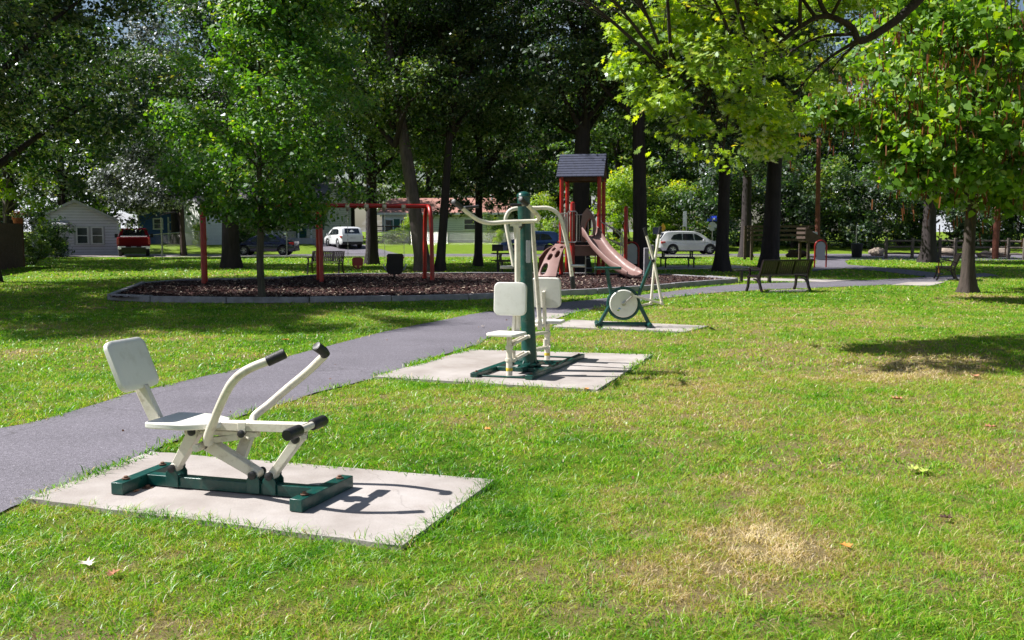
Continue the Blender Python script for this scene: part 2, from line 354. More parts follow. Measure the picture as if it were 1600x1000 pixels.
# ------------------------------------------------------------------ numpy noise, polygons
_T = rng.random((256, 256))
def vnoise(x, y):
    xi = np.floor(x).astype(int); yi = np.floor(y).astype(int); fx = x - xi; fy = y - yi
    fx = fx * fx * (3 - 2 * fx); fy = fy * fy * (3 - 2 * fy)
    g = lambda a, b: _T[a & 255, b & 255]
    return (g(xi, yi) * (1 - fx) + g(xi + 1, yi) * fx) * (1 - fy) + (g(xi, yi + 1) * (1 - fx) + g(xi + 1, yi + 1) * fx) * fy
def fbm(x, y, o=4):
    s = 0; a = 0.5; t = 0
    for i in range(o): s = s + a * vnoise(x * 2 ** i + 17 * i, y * 2 ** i + 31 * i); t += a; a *= 0.55
    return s / t
def inpoly(x, y, poly):
    ins = np.zeros(x.shape, bool); n = len(poly)
    for i in range(n):
        x0, y0 = poly[i][0], poly[i][1]; x1, y1 = poly[(i + 1) % n][0], poly[(i + 1) % n][1]
        if y0 == y1: continue
        c = ((y0 > y) != (y1 > y)) & (x < (x1 - x0) * (y - y0) / (y1 - y0) + x0); ins ^= c
    return ins
# ------------------------------------------------------------------ leaves
LEAFQ = []
CULL = None
def _mir(h): return h + [(-x, y) for x, y in h[::-1] if x > 1e-6]
SH = {
    'rh': np.array([(0, -.5, -.04), (.27, -.03, .06), (0, .5, -.14), (-.27, -.03, .06)]),
    'hex': np.array([(0, -.5, 0), (.30, -.22, .06), (.26, .18, .03), (0, .52, -.14), (-.26, .18, .03), (-.30, -.22, .06)]),
}
def _shape(half, droop=.14, fold=.18):
    p = _mir(half); return np.array([(x, y, abs(x) * fold - droop * max(0, y) ** 1.5) for x, y in p])
SH['maple'] = _shape([(0, -.42), (.10, -.36), (.34, -.40), (.27, -.16), (.52, .06), (.26, .10), (.20, .20), (0, .55)])
SH['oak'] = _shape([(0, -.5), (.07, -.34), (.27, -.30), (.13, -.14), (.40, .02), (.14, .10), (.30, .36), (.10, .30), (0, .55)])
SH['heart'] = _shape([(0, -.40), (.20, -.50), (.42, -.32), (.44, -.02), (.26, .32), (0, .58)], .4, .5)
def leafset(C, Nn, size, shape, rnd, aspect=None):
    n = len(C); Nn = Nn / (np.linalg.norm(Nn, axis=1, keepdims=True) + 1e-9)
    a = rng.normal(0, 1, (n, 3)); T = np.cross(Nn, a); T /= np.linalg.norm(T, axis=1, keepdims=True) + 1e-9; B = np.cross(Nn, T)
    # leaf tips tend to hang
    flip = B[:, 2] > 0; B[flip] *= -1; T[flip] *= -1
    S = SH[shape]; k = len(S)
    V = C[:, None, :] + size[:, None, None] * (S[None, :, 0:1] * T[:, None, :] + S[None, :, 1:2] * B[:, None, :] + S[None, :, 2:3] * Nn[:, None, :])
    return V.reshape(-1, 3), np.arange(n * k).reshape(n, k), np.repeat(rnd, k)
def lobe_points(lobes, clumps, per, cr, shell=.62, flat=.5):
    Cs, Ns, Rs = [], [], []
    for (cx, cy, cz, rx, ry, rz) in lobes:
        nc = max(3, int(clumps * (rx * ry * rz) ** .5 / 4))
        d = rng.normal(0, 1, (nc, 3)); d /= np.linalg.norm(d, axis=1, keepdims=True)
        rr = shell + (1 - shell) * rng.random(nc) ** .6
        rr[rng.random(nc) < .18] *= .6
        cc = np.array([cx, cy, cz]) + d * rr[:, None] * np.array([rx, ry, rz])
        for c, dd in zip(cc, d):
            k = int(per * rng.uniform(.55, 1.4)); s = cr * rng.uniform(.6, 1.35)
            o = rng.normal(0, .5, (k, 3)) * np.array([s, s, s * flat]); o[:, 2] -= .12 * (o[:, 0] ** 2 + o[:, 1] ** 2) / s
            Cs.append(c + o); Ns.append(np.array([0, 0, .9]) + dd * .55 + rng.normal(0, .55, (k, 3)))
            Rs.append(np.clip(rng.normal(.38 + rng.uniform(-.2, .25) + .14 * dd[2], .2, k), 0, 1))  # upper clumps lighter and yellower, lower darker: sunlit tops painted into leaf colour
    C, Nn, r = np.concatenate(Cs), np.concatenate(Ns), np.concatenate(Rs)
    if CULL:                                       # openings between the sprays
        f, th = CULL; q = fbm(C[:, 0] * f + C[:, 2] * f * .9 + 50, C[:, 1] * f * .8 - C[:, 2] * f * 1.3 + 90, 3)
        k = q > th + rng.normal(0, .03, len(C)); C, Nn, r, q = C[k], Nn[k], r[k], q[k]
    return C, Nn, r
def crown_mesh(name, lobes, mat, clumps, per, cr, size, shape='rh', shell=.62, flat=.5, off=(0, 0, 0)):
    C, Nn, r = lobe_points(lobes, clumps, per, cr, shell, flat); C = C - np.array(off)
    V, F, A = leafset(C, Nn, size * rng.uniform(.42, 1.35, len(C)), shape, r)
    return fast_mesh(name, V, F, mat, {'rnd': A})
# ------------------------------------------------------------------ setting: ground, path, pads, street
def gp(lst, z=0.0): return [G(a, b, z) for a, b in lst]
path_up = [(-160, 700), (0, 671), (100, 648), (200, 617), (300, 594), (400, 571), (500, 545), (600, 519), (700, 499), (760, 488), (830, 479), (900, 471), (1000, 461.5), (1080, 452), (1160, 444.5), (1290, 440.5), (1390, 436.5), (1480, 431), (1540, 427)]
path_lo = [(1560, 431), (1495, 437), (1440, 443), (1370, 446), (1300, 449), (1210, 452.5), (1130, 457), (1060, 463.5), (980, 475), (920, 485), (878, 494), (840, 503), (785, 520), (735, 543), (690, 556), (640, 573), (585, 592), (500, 614), (420, 638), (350, 660), (290, 682), (235, 711), (150, 742), (45, 786), (-60, 826), (-190, 880)]
def smooth2(lst, m=4): return [(p.x, p.y) for p in spline([(a, b, 0) for a, b in lst], m)]
PATH = gp(smooth2(path_up) + smooth2(path_lo))
_pr = random.Random(3)
PATH = [Vector((p.x + _pr.uniform(-.03, .03), p.y + _pr.uniform(-.03, .03), 0)) for p in PATH]
PAD1 = gp([(45, 786), (235, 711), (772, 756), (628, 861)])
PAD2 = gp([(583, 592), (735, 549), (1020, 557), (933, 613)])
PAD3 = gp([(862, 512.5), (893, 501.5), (1107, 511.5), (1070, 521)])
STRIP = gp([(835, 500), (848, 490), (889, 492), (862, 502)])
MULCH = gp(smooth2([(172, 469), (206, 456), (240, 445), (330, 443), (420, 441), (480, 436), (540, 433), (660, 432), (780, 432), (900, 432.5), (1000, 433), (1060, 435), (1152, 441)], 3) +
           smooth2([(1152, 442), (1080, 447.5), (1000, 455), (935, 460), (870, 463), (770, 467), (640, 470.5), (400, 474), (172, 471)], 3))
BSLAB = gp([(1150, 438.5), (1180, 435), (1345, 438), (1290, 441.2)])
BSLAB2 = gp([(1392, 446), (1420, 441.5), (1478, 441), (1455, 447)])
BSLAB3 = gp([(1196, 457.6), (1200, 455), (1262, 453), (1259, 456)])
TSLAB = gp([(1015, 421.5), (1040, 415.5), (1150, 415), (1190, 419.5), (1100, 420.5)])
SIDE = gp([(1268, 424), (1276, 408), (1262, 402.5), (1340, 402.5), (1320, 408), (1325, 414), (1400, 420), (1475, 428), (1455, 434), (1380, 424.5), (1320, 419.5)])
ROAD = [Vector((-90, 61.5, 0)), Vector((-30, 63.8, 0)), Vector((10, 65.6, 0)), Vector((40, 66, 0)), Vector((110, 68, 0)), Vector((110, 70.9, 0)), Vector((40, 70.9, 0)), Vector((-5, 70.7, 0)), Vector((-30, 68, 0)), Vector((-90, 66, 0))]
WALKFAR = [Vector((-90, 59.8, 0)), Vector((-30, 61.6, 0)), Vector((10, 62.9, 0)), Vector((24, 63.4, 0)), Vector((24, 64.2, 0)), Vector((10, 63.7, 0)), Vector((-30, 62.4, 0)), Vector((-90, 60.6, 0))]
LOT = [Vector((20, 56, 0)), Vector((26, 54, 0)), Vector((32, 56, 0)), Vector((36, 66.5, 0)), Vector((20, 66, 0))]
def sheet(name, poly, z, mat, thick=0.0):
    m = MB()
    if thick:
        q = []; r_ = random.Random(len(name) + int(poly[0].x * 10))
        for i, a in enumerate(poly):                # slightly chipped edges
            b = poly[(i + 1) % len(poly)]; L = math.hypot(b.x - a.x, b.y - a.y); k = max(1, int(L / .09)); nx, ny = (b.y - a.y) / L, -(b.x - a.x) / L
            for j in range(k):
                e = r_.gauss(0, .004) + (r_.random() < .06) * r_.uniform(-.02, .02); t = j / k
                q.append((a.x + (b.x - a.x) * t + nx * e, a.y + (b.y - a.y) * t + ny * e, z - thick))
        m.prism(q, (0, 0, thick))
    else: m.add([(p.x, p.y, z) for p in poly], [tuple(range(len(poly)))])
    o = m.build(name, mat); o['kind'] = 'structure'
    # all caps face up
    return o
def terrain_sheet(name, poly, z, mat, step=1.2):
    m = MB(); xs = [p[0] for p in poly]; ys = [p[1] for p in poly]
    import bmesh
    bm = bmesh.new(); vs = [bm.verts.new((p[0], p[1], 0)) for p in poly]; bm.faces.new(vs)
    y = min(ys) + step
    while y < max(ys):
        bmesh.ops.bisect_plane(bm, geom=bm.verts[:] + bm.edges[:] + bm.faces[:], plane_co=(0, y, 0), plane_no=(0, 1, 0)); y += step
    for v in bm.verts: v.co.z = gz(v.co.x, v.co.y) + z
    me = bpy.data.meshes.new(name); bm.to_mesh(me); bm.free(); me.materials.append(MATS[mat])
    o = bpy.data.objects.new(name, me); COL.objects.link(o); o['kind'] = 'structure'; return o

DRYP = [(1190, 838, .42, .9), (1240, 850, .3, .55), (1080, 905, .55, .8), (1200, 925, .5, .35), (860, 785, .35, .45), (960, 800, .5, .4), (700, 662, .35, .6), (1430, 580, .8, .9), (1520, 565, .8, .7), (1370, 590, .6, .6),
        (1020, 640, .6, .3), (1320, 668, .5, .35), (1500, 640, .8, .35), (1110, 600, 1.0, .35), (1330, 500, 2.0, .35), (1240, 490, 1.5, .3), (160, 520, 1.0, .1), (1230, 780, .5, .2), (980, 540, .8, .3), (1590, 900, .4, .3), (1500, 470, 1.2, .3), (300, 600, .4, .4), (110, 660, .5, .4), (200, 627, .4, .4), (1515, 462, .9, .8)]
DRYP = [(G(a, b), r, s) for a, b, r, s in DRYP]
_px = [p.x for p in PATH]
def dryness(x, y):
    d = 0.24 * (fbm(x * 0.55, y * 0.55) - 0.42) * 2.2 + 0.52 * (fbm(x * 2.0 + 9, y * 2.0) - 0.47) + 0.25 * (fbm(x * 5.5 + 2, y * 5.5 + 30) - .5)
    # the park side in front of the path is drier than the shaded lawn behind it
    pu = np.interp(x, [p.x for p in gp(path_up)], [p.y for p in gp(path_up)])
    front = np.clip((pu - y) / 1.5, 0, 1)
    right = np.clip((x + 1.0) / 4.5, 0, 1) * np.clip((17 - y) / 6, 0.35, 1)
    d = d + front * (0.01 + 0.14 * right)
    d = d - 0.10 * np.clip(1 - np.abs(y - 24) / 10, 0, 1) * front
    for g, r, s in DRYP:
        q = ((x - g.x) ** 2 + ((y - g.y) * 0.9) ** 2) / (r * r)
        q = q * (0.6 + 0.9 * fbm(x * 3 + g.x, y * 3 + 5))
        d = d + s * 0.42 * np.exp(-q * 1.3) * (.5 + fbm(x * 5 + 3, y * 5 + 8))
    return d
# ground sheet: fine near the camera, coarse to the horizon
def ground():
    def axis(lim, near, s0):
        a = [0.0]; s = s0
        while a[-1] < lim:
            s = s0 if a[-1] < near else s * 1.12
            a.append(a[-1] + s)
        return np.array(a)
    ax = axis(700, 14, 0.25); xs = np.concatenate([-ax[::-1], ax[1:]])
    ay = axis(900, 26, 0.25); ys = np.concatenate([-axis(60, 1, 0.8)[::-1], ay[1:]])
    ys = np.unique(np.sort(np.concatenate([ys, [71.0, 78, 90, 100, 110, 178]])))
    X, Y = np.meshgrid(xs, ys); T_ = np.maximum(Y - 71, 0); Z = np.where(T_ < 7, T_ * .075, .525 + np.minimum((T_ - 7) * .01, 1.0))
    bumpz = (fbm(X * 0.5, Y * 0.5) - 0.5) * 0.0
    V = np.stack([X.ravel(), Y.ravel(), (Z + bumpz).ravel()], 1); nx, ny = len(xs), len(ys)
    i = np.arange(nx - 1)[None, :] + np.arange(ny - 1)[:, None] * nx; i = i.ravel()
    F = np.stack([i, i + 1, i + 1 + nx, i + nx], 1)
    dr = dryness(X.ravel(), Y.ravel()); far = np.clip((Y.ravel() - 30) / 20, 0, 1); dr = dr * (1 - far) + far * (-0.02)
    me = fast_mesh('ground', V, F, 'lawn', {'dry': dr + 0.08}, True)
    o = bpy.data.objects.new('ground', me); COL.objects.link(o); o['kind'] = 'structure'
ground()
sheet('path', PATH, 0.012, 'asphalt')
for i, (nm_, poly, zz) in enumerate([('concrete_pad', PAD1, 0.0285), ('concrete_pad', PAD2, 0.028), ('concrete_pad', PAD3, 0.028), ('concrete_pad', STRIP, 0.022), ('concrete_slab', BSLAB, 0.02), ('concrete_slab', BSLAB2, 0.02), ('concrete_slab', BSLAB3, 0.024), ('concrete_slab', TSLAB, 0.02)]):
    o = sheet(nm_, poly, zz, 'concrete', 0.1)
sheet('side_path', SIDE, 0.016, 'asphalt')
sheet('road', ROAD, 0.008, 'asphalt')
sheet('sidewalk', WALKFAR, 0.02, 'concrete')
sheet('parking_lot', LOT, 0.014, 'asphalt')
terrain_sheet('driveway', [(-13.0, 70.4), (-8.3, 70.4), (-9.3, 72.5), (-11.0, 76), (-14, 84), (-19, 98), (-23, 98), (-18, 84), (-15.6, 76), (-14.4, 73)], 0.02, 'asphalt')
terrain_sheet('truck_driveway', [(-30, 61.5), (-22.5, 61.8), (-22.8, 69.6), (-30.5, 69.5)], 0.024, 'concrete')
MZ = 0.10
sheet('mulch', MULCH, MZ, 'mulch')
# mulch chips
def chips():
    xs = [p.x for p in MULCH]; ys = [p.y for p in MULCH]
    n = 60000; x = rng.uniform(min(xs), max(xs), n); y = rng.uniform(min(ys), max(ys), n)
    k = inpoly(x, y, MULCH) & (rng.random(n) < 0.55 + 0.45 * (y < 27)); x, y = x[k], y[k]; n = len(x)
    L = rng.uniform(0.03, 0.10, n); w = rng.uniform(0.012, 0.035, n); a = rng.uniform(0, 6.28, n); tz = rng.uniform(-0.5, 0.5, n)
    dx, dy = np.cos(a), np.sin(a); z = MZ + rng.uniform(0.004, 0.03, n)
    c = np.stack([x, y, z], 1); u = np.stack([dx, dy, tz], 1) * (L / 2)[:, None]; v = np.stack([-dy, dx, rng.uniform(-.6, .6, n)], 1) * (w / 2)[:, None]
    V = np.stack([c - u - v, c + u - v, c + u + v, c - u + v], 1).reshape(-1, 3); F = np.arange(n * 4).reshape(-1, 4)
    me = fast_mesh('wood_chips', V, F, 'chip_wood', {'rnd': np.repeat(rng.random(n), 4)})
    o = bpy.data.objects.new('wood_chips', me); COL.objects.link(o)
    tag(o, 'brown wood chips spread over the playground bed', 'wood chips', kind='stuff')
chips()
# border timbers
def border():
    t = thing('playground_border', 'low grey timber edging around the wood chip playground bed', 'edging', (MULCH[0].x, MULCH[0].y, 0), absolute=True)
    pts = MULCH + [MULCH[0]]; acc = [Vector((pts[0].x, pts[0].y, 0))]
    # resample the outline every 1.9 m
    out = [acc[0]]; rem = 0; step = 1.9
    L = 0
    for i in range(len(pts) - 1):
        a, b = Vector((pts[i].x, pts[i].y, 0)), Vector((pts[i + 1].x, pts[i + 1].y, 0)); s = (b - a).length
        corner = i in (0,)
        while L + s >= step:
            f = (step - L) / s; a = a + (b - a) * f; out.append(a.copy()); s = (b - a).length; L = 0
        L += s
    out.append(out[0])
    r_ = random.Random(5)
    for i in range(len(out) - 1):
        a, b = out[i], out[i + 1]
        if (b - a).length < 0.1: continue
        d = (b - a).normalized(); hz = 0.15 + r_.uniform(-.012, .012)
        MB().bar(a + d * 0.008 + Vector((0, 0, hz / 2)), b - d * 0.008 + Vector((0, 0, hz / 2 + r_.uniform(-.01, .01))), 0.13, hz).build('border_timber', 'timber_grey', t, bevel=0.012)
border()
# ------------------------------------------------------------------ grass
HARD = [PATH, PAD1, PAD2, PAD3, STRIP, MULCH, BSLAB, BSLAB2, BSLAB3, TSLAB, SIDE]
def grass_band(y0, y1, dens, h, w, lean=0.6, side=0.62, extra=1.2):
    A = side * (y1 * y1 - y0 * y0) + 2 * extra * (y1 - y0); n = int(A * dens)
    y = np.sqrt(rng.random(n) * (y1 * y1 - y0 * y0) + y0 * y0); x = rng.uniform(-1, 1, n) * (side * y + extra)
    # clumped, patchy density
    cl = fbm(x * 7, y * 7, 3); d = dryness(x, y)
    k = (rng.random(n) < np.clip(0.45 + 2.0 * (cl - 0.32), 0.25, 1)) & (rng.random(n) < np.clip(1.3 - 0.9 * np.clip(d - 0.25, 0, 1), 0.4, 1))
    ins = np.zeros(n, bool)
    jx = x + (fbm(x * 6 + 3, y * 6, 3) - .5) * .24; jy = y + (fbm(x * 6, y * 6 + 40, 3) - .5) * .24
    for P in HARD:
        ins |= inpoly(jx, jy, P)
    k &= ~ins
    for g, r in ((G(1512, 457), 0.45), (G(410, 473), 0.14)): k &= ((x - g.x) ** 2 + (y - g.y) ** 2) > r * r
    return x[k], y[k], d[k], cl[k]
def grass(name, y0, y1, dens, h, w, label):
    x, y, d, cl = grass_band(y0, y1, dens, h, w)
    k = (EY >= y0) & (EY < y1); x = np.concatenate([x, EX[k]]); y = np.concatenate([y, EY[k]]); d = np.concatenate([d, dryness(EX[k], EY[k]) - .12]); cl = np.concatenate([cl, np.full(k.sum(), .72)]); n = len(x)
    hh = h * rng.uniform(0.35, 1.45, n) * (0.45 + 1.1 * cl); tall = rng.random(n) < 0.02; hh[tall] *= 1.7
    ww = w * rng.uniform(0.6, 1.3, n); a = rng.uniform(0, 6.283, n)
    broad = rng.random(n) < 0.10; ww[broad] *= 2.2; hh[broad] *= 0.6
    la = rng.uniform(0, 6.283, n); ln = hh * rng.uniform(0.2, 2.4, n)
    dx, dy = np.cos(a) * ww / 2, np.sin(a) * ww / 2; lx, ly = np.cos(la) * ln, np.sin(la) * ln
    z0 = np.zeros(n) - 0.004; z0[n - int(k.sum()):] = .018; hh[n - int(k.sum()):] *= 1.2
    P = lambda X, Y, Z: np.stack([X, Y, Z], 1)
    V = np.stack([P(x - dx, y - dy, z0), P(x + dx, y + dy, z0), P(x + dx * .85 + lx * .35, y + dy * .85 + ly * .35, z0 + hh * .6), P(x - dx * .85 + lx * .35, y - dy * .85 + ly * .35, z0 + hh * .6), P(x + lx, y + ly, z0 + hh * rng.uniform(.75, 1, n))], 1)
    b = np.arange(n)[:, None] * 5
    F = np.concatenate([b + np.array([0, 1, 2]), b + np.array([0, 2, 3]), b + np.array([3, 2, 4])], 0)
    val = np.clip(0.25 + d * 0.95 + (fbm(x * 8 + 50, y * 8, 3) - .5) * .55 + rng.normal(0, 0.17, n), 0, 1)
    straw = rng.random(n) < 0.035 + 0.06 * np.clip(d, 0, 1); val[straw] = rng.uniform(0.8, 1, straw.sum())
    me = fast_mesh(name, V.reshape(-1, 3), F, 'grass_blade', {'rnd': np.repeat(val, 5)})
    o = bpy.data.objects.new(name, me); COL.objects.link(o); tag(o, label, 'grass', kind='stuff')
def edge_grass():
    X, Y_ = [], []
    for poly, dens in ((PAD1, 420), (PAD2, 260), (PAD3, 160), (PATH, 150), (BSLAB3, 120)):
        for i in range(len(poly)):
            a, b = poly[i], poly[(i + 1) % len(poly)]; L = (Vector((b.x, b.y, 0)) - Vector((a.x, a.y, 0))).length
            if min(a.y, b.y) > 26 or L > 8: continue
            m = int(L * dens * (1.3 if a.y < 12 else .5)); t = rng.random(m); off = rng.normal(.0, .045, m)
            nx, ny = (b.y - a.y) / L, -(b.x - a.x) / L
            x = a.x + (b.x - a.x) * t; y = a.y + (b.y - a.y) * t
            c = inpoly(np.array([a.x * .5 + b.x * .5 + nx * .05]), np.array([a.y * .5 + b.y * .5 + ny * .05]), poly)[0]; s = -1 if c else 1
            k = rng.random(m) < np.clip(3.0 * (fbm(x * 2.5 + 7, y * 2.5, 3) - .3), 0.05, 1)
            x, y, off = x[k], y[k], off[k]; X.append(x + nx * s * off); Y_.append(y + ny * s * off)
    x = np.concatenate(X); y = np.concatenate(Y_); ok = np.ones(len(x), bool)
    for P in HARD[:4]:                             # not on a neighbouring hard surface
        q = [Vector((p.x, p.y, 0)) for p in P]; cx = sum(p.x for p in q) / len(q); cy = sum(p.y for p in q) / len(q)
        if len(P) < 6: ok &= ~inpoly(x, y, [Vector((cx + (p.x - cx) * .93, cy + (p.y - cy) * .90, 0)) for p in q])
    ok &= ~inpoly(x, y + 0.0, PATH) | (rng.random(len(x)) < .25)
    return x[ok], y[ok]
EX, EY = edge_grass()
grass('grass', 2.6, 6.2, 12500, 0.032, 0.0042, 'short green and straw coloured lawn grass closest to the camera')
grass('grass', 6.2, 11, 4400, 0.034, 0.0065, 'short patchy lawn grass around the rowing machine and strength station')
grass('grass', 11, 20, 1100, 0.036, 0.011, 'short lawn grass on both sides of the curving path')
grass('grass', 20, 34, 280, 0.042, 0.02, 'short bright lawn grass beside the playground bed and benches')
grass('grass', 34, 60, 40, 0.05, 0.05, 'short shaded lawn grass under the tall trees by the street')

def litter():
    n = 5200; y = np.sqrt(rng.random(n) * (40 ** 2 - 3 ** 2) + 9); x = rng.uniform(-.62, .62, n) * y
    k = rng.random(n) < np.clip(2.2 * (fbm(x * .5 + 3, y * .5 + 60) - .35), 0.06, 1); x, y = x[k], y[k]
    ins = np.zeros(len(x), bool)
    for P in (PAD1, PAD2, PAD3, MULCH): ins |= inpoly(x, y, P)
    pt = inpoly(x, y, PATH); keep = ~ins & (~pt | (rng.random(len(x)) < .25)); x, y, pt = x[keep], y[keep], pt[keep]; n = len(x)
    z = np.where(pt, .018, rng.uniform(.012, .034, n)); s = rng.uniform(.012, .034, n) * (1 + .02 * y)
    Nn = rng.normal(0, .45, (n, 3)) + [0, 0, 1]; V, F, A = leafset(np.stack([x, y, z], 1), Nn, s, 'hex', rng.random(n))
    me = fast_mesh('leaf_litter', V, F, 'litter', {'rnd': A}); o = bpy.data.objects.new('leaf_litter', me); COL.objects.link(o)
    tag(o, 'tiny dry brown leaf scraps and twigs scattered over lawn and path', 'leaf litter', kind='stuff')
leafmat('litter', [(0.0, (0.10, 0.05, 0.03)), (0.6, (0.24, 0.13, 0.07)), (0.9, (0.42, 0.28, 0.16)), (1.0, (0.6, 0.5, 0.36))], (1, .8, .6), 0.1, 0.5, 0.2)
litter()
# ------------------------------------------------------------------ rowing machine
V3 = Vector
def rower():
    L0, L1 = G(183, 774, .028), G(267, 740, .028); R0, R1 = G(462, 801, .028), G(543, 761, .028)
    ca, cb = (L0 + L1) / 2, (R0 + R1) / 2; FR = Frame((ca.x, ca.y), (cb.x - ca.x, cb.y - ca.y)); o = FR.w(0.6, 0, 0)
    t = thing('rowing_machine', 'cream rowing exercise machine with tilted backrest on a green frame, on the nearest concrete pad', 'exercise machine', (o.x, o.y, 0.028), group='outdoor exercise machines', absolute=True)
    z0 = 0.028; A = lambda px, py, b: FR.pt(px, py, b)
    u, v = FR.u, FR.v; Z = V3((0, 0, 1))
    def flr(px, py): return G(px, py, z0)
    m = MB(); h = 0.075
    for a, b in ((L0, L1), (R0, R1)): m.bar(a + Z * (h / 2 + .004), b + Z * (h / 2 + .004), 0.085, h)
    d = (cb - ca).normalized()
    m.bar(ca + d * 0.044 + Z * (h / 2 + .004), cb - d * 0.044 + Z * (h / 2 + .004), 0.075, h - 0.006)
    def rail(a, b=0.0, z=0.0): return ca + d * a + v * b + Z * z
    # brackets standing on the rail
    La = 1.29
    def br(a): 
        for s in (-1, 1):
            c = rail(a, s * 0.045); m.prism([c + d * -.045 + Z * .012, c + d * .045 + Z * .012, c + d * .045 + Z * .10, c + d * .02 + Z * .135, c + d * -.02 + Z * .135, c + d * -.045 + Z * .10], v * (0.008 * s))
    abr = tuple((FR.pt(x, y, 0) - ca).dot(d) for x, y in ((276, 741), (402, 753), (427, 755)))
    for a in abr: br(a)
    m.build('base_frame', 'green_paint', t, bevel=0.004)
    for k, (a, b) in enumerate(((L0, L1), (R0, R1))):     # floor anchors with bolts
        for f in (.16, .84):
            c = a.lerp(b, f); m = MB(); m.lathe([(.02, .078), (.024, .079), (.024, .084), (.013, .085), (.013, .096), (.009, .098)], (c.x, c.y, z0 + .004 - .0), 10); m.build('anchor_bolt', 'rust_steel', t)
        c = a.lerp(b, .36 if k == 0 else .62) + d * (.075 if k == 0 else -.075); MB().lathe([(.035, 0), (.035, .004), (.014, .005), (.014, .018), (.008, .02)], (c.x, c.y, z0 + .001), 12).build('anchor_bolt', 'rust_steel', t)
    zp = 0.13; piv = [rail(a, 0, zp) for a in abr]
    def bolt(mb, c, w=0.062, r=0.024):
        mb.lathe([(r * .5, -w - .012), (r, -w - .006), (r, -w + .012), (r * .6, -w + .014), (r * .6, w - .014), (r, w - .012), (r, w + .006), (r * .5, w + .012)], (0, 0, 0), 14, 'y')
    def caps(pts, parent, w=0.055, r=0.026):
        for c in pts:
            mb = MB(); n0 = len(mb.v); bolt(mb, c, w, r)
            Mx = Matrix((u, v, Z)).transposed(); mb.v = [tuple(Mx @ V3(p) + c) for p in mb.v]
            mb.build('pivot_cap', 'black_rubber', parent)
    top1 = A(307, 672, 0); top2 = A(326, 693, 0); top3 = A(468, 684, 0)
    def leg(p, q, w0, w1, nm_='leg'):
        m = MB(); p, q = V3(p), V3(q); dd = (q - p).normalized(); s = v; n_ = s.cross(dd).normalized()
        vs = []
        for c, w in ((p - dd * .02, w0), (q + dd * .02, w1)):
            for i, j in ((-1, -1), (1, -1), (1, 1), (-1, 1)): vs.append(c + n_ * (i * w / 2) + s * (j * 0.032))
        m.add(vs, [(3, 2, 1, 0), (4, 5, 6, 7), (0, 1, 5, 4), (1, 2, 6, 5), (2, 3, 7, 6), (3, 0, 4, 7)])
        m.cyl(p - s * .036, p + s * .036, 0.03); m.cyl(q - s * .036, q + s * .036, 0.032)
        return m.build(nm_, 'cream_paint', t, bevel=0.006)
    l1 = leg(piv[0], top1, 0.052, 0.085); l2 = leg(piv[1], top2, 0.062, 0.085); l3 = leg(piv[2], top3, 0.048, 0.062)
    caps([piv[0], top1], l1); caps([piv[1], top2], l2, .062); caps([piv[2], top3], l3)
    # seat beam
    b0 = A(312, 663, 0); b1 = A(478, 668, 0)
    m = MB(); m.bar(b0, b1, 0.085, 0.052); bd = (b1 - b0).normalized()
    m.bar(b0 - bd * .10 - Z * .045, b0 + bd * .42 - Z * .05, 0.045, 0.03)
    for s in (-1, 1):
        c = b1 + v * (s * .036) - bd * 0.04; m.prism([c - bd * .035 + Z * -.02, c + bd * .035 + Z * -.02, c + bd * .02 - Z * .085, c - bd * .04 - Z * .085], v * (.007 * s))
        c = b0 + v * (s * .040) - bd * 0.03; m.prism([c - bd * .05 + Z * 0, c + bd * .05, c + bd * .03 - Z * .09, c - bd * .03 - Z * .09], v * (.007 * s))
        c = b0 + bd * .33 + v * (s * .045); m.prism([c - bd * .03 + Z * .03, c + bd * .03 + Z * .03, c + bd * .022 - Z * .06, c - bd * .022 - Z * .06], v * (.007 * s))
    m.cyl(b1 - v * .19, b1 + v * .19, 0.022)
    bm_ = m.build('seat_beam', 'cream_paint', t, bevel=0.004); caps([b0 + bd * .33 - Z * .04], bm_, .058, .024)
    for s in (-1, 1):
        MB().lathe([(0.020, 0), (0.033, .004), (0.034, .06), (0.033, .125), (0.025, .132)], (0, 0, 0), 18, 'y')
        m = MB(); m.tube([b1 + v * (s * .075), b1 + v * (s * .085), b1 + v * (s * .225), b1 + v * (s * .235)], [.030, .036, .036, .030], 18); m.build('foot_peg', 'black_rubber', t)
    # seat plate
    sc_ = [A(225, 660, -.17), A(284, 663.5, -.17), A(316, 656, -.10), A(338, 646, .14), A(268, 642, .17)]
    zt = sum(p.z for p in sc_) / 5
    s0 = FR.pt(226, 660, -.17); a0 = (s0 - FR.o).dot(u); zs = s0.z
    poly = [FR.w(a0, -.17, zs), FR.w(a0 + .03, -.185, zs), FR.w(a0 + .27, -.185, zs), FR.w(a0 + .43, -.10, zs), FR.w(a0 + .46, -.05, zs), FR.w(a0 + .46, .05, zs), FR.w(a0 + .43, .10, zs), FR.w(a0 + .27, .185, zs), FR.w(a0 + .03, .185, zs), FR.w(a0, .17, zs)]
    m = MB(); m.prism([p - Z * .035 for p in poly], Z * .038); m.build('seat', 'seat_plastic', t, bevel=0.008)
    # backrest post and pad
    q0 = FR.pt(243, 652, 0.0); q1 = FR.pt(221, 604, 0.0)
    dd = (q1 - q0).normalized()
    m = MB(); m.bar(q0 - dd * .02, q1, 0.04, 0.085, up=u); m.build('backrest_post', 'cream_paint', t, bevel=0.006)
    c = FR.pt(206, 569, -0.02); Vv = (FR.pt(162, 539, -.18) - FR.pt(183.5, 594, -.18)).normalized()
    m = MB(); m.plate(c - v.cross(Vv) * 0.0, v, Vv, 0.36, 0.335, 0.045, 0.055, dome=0.004); m.build('backrest', 'seat_plastic', t)
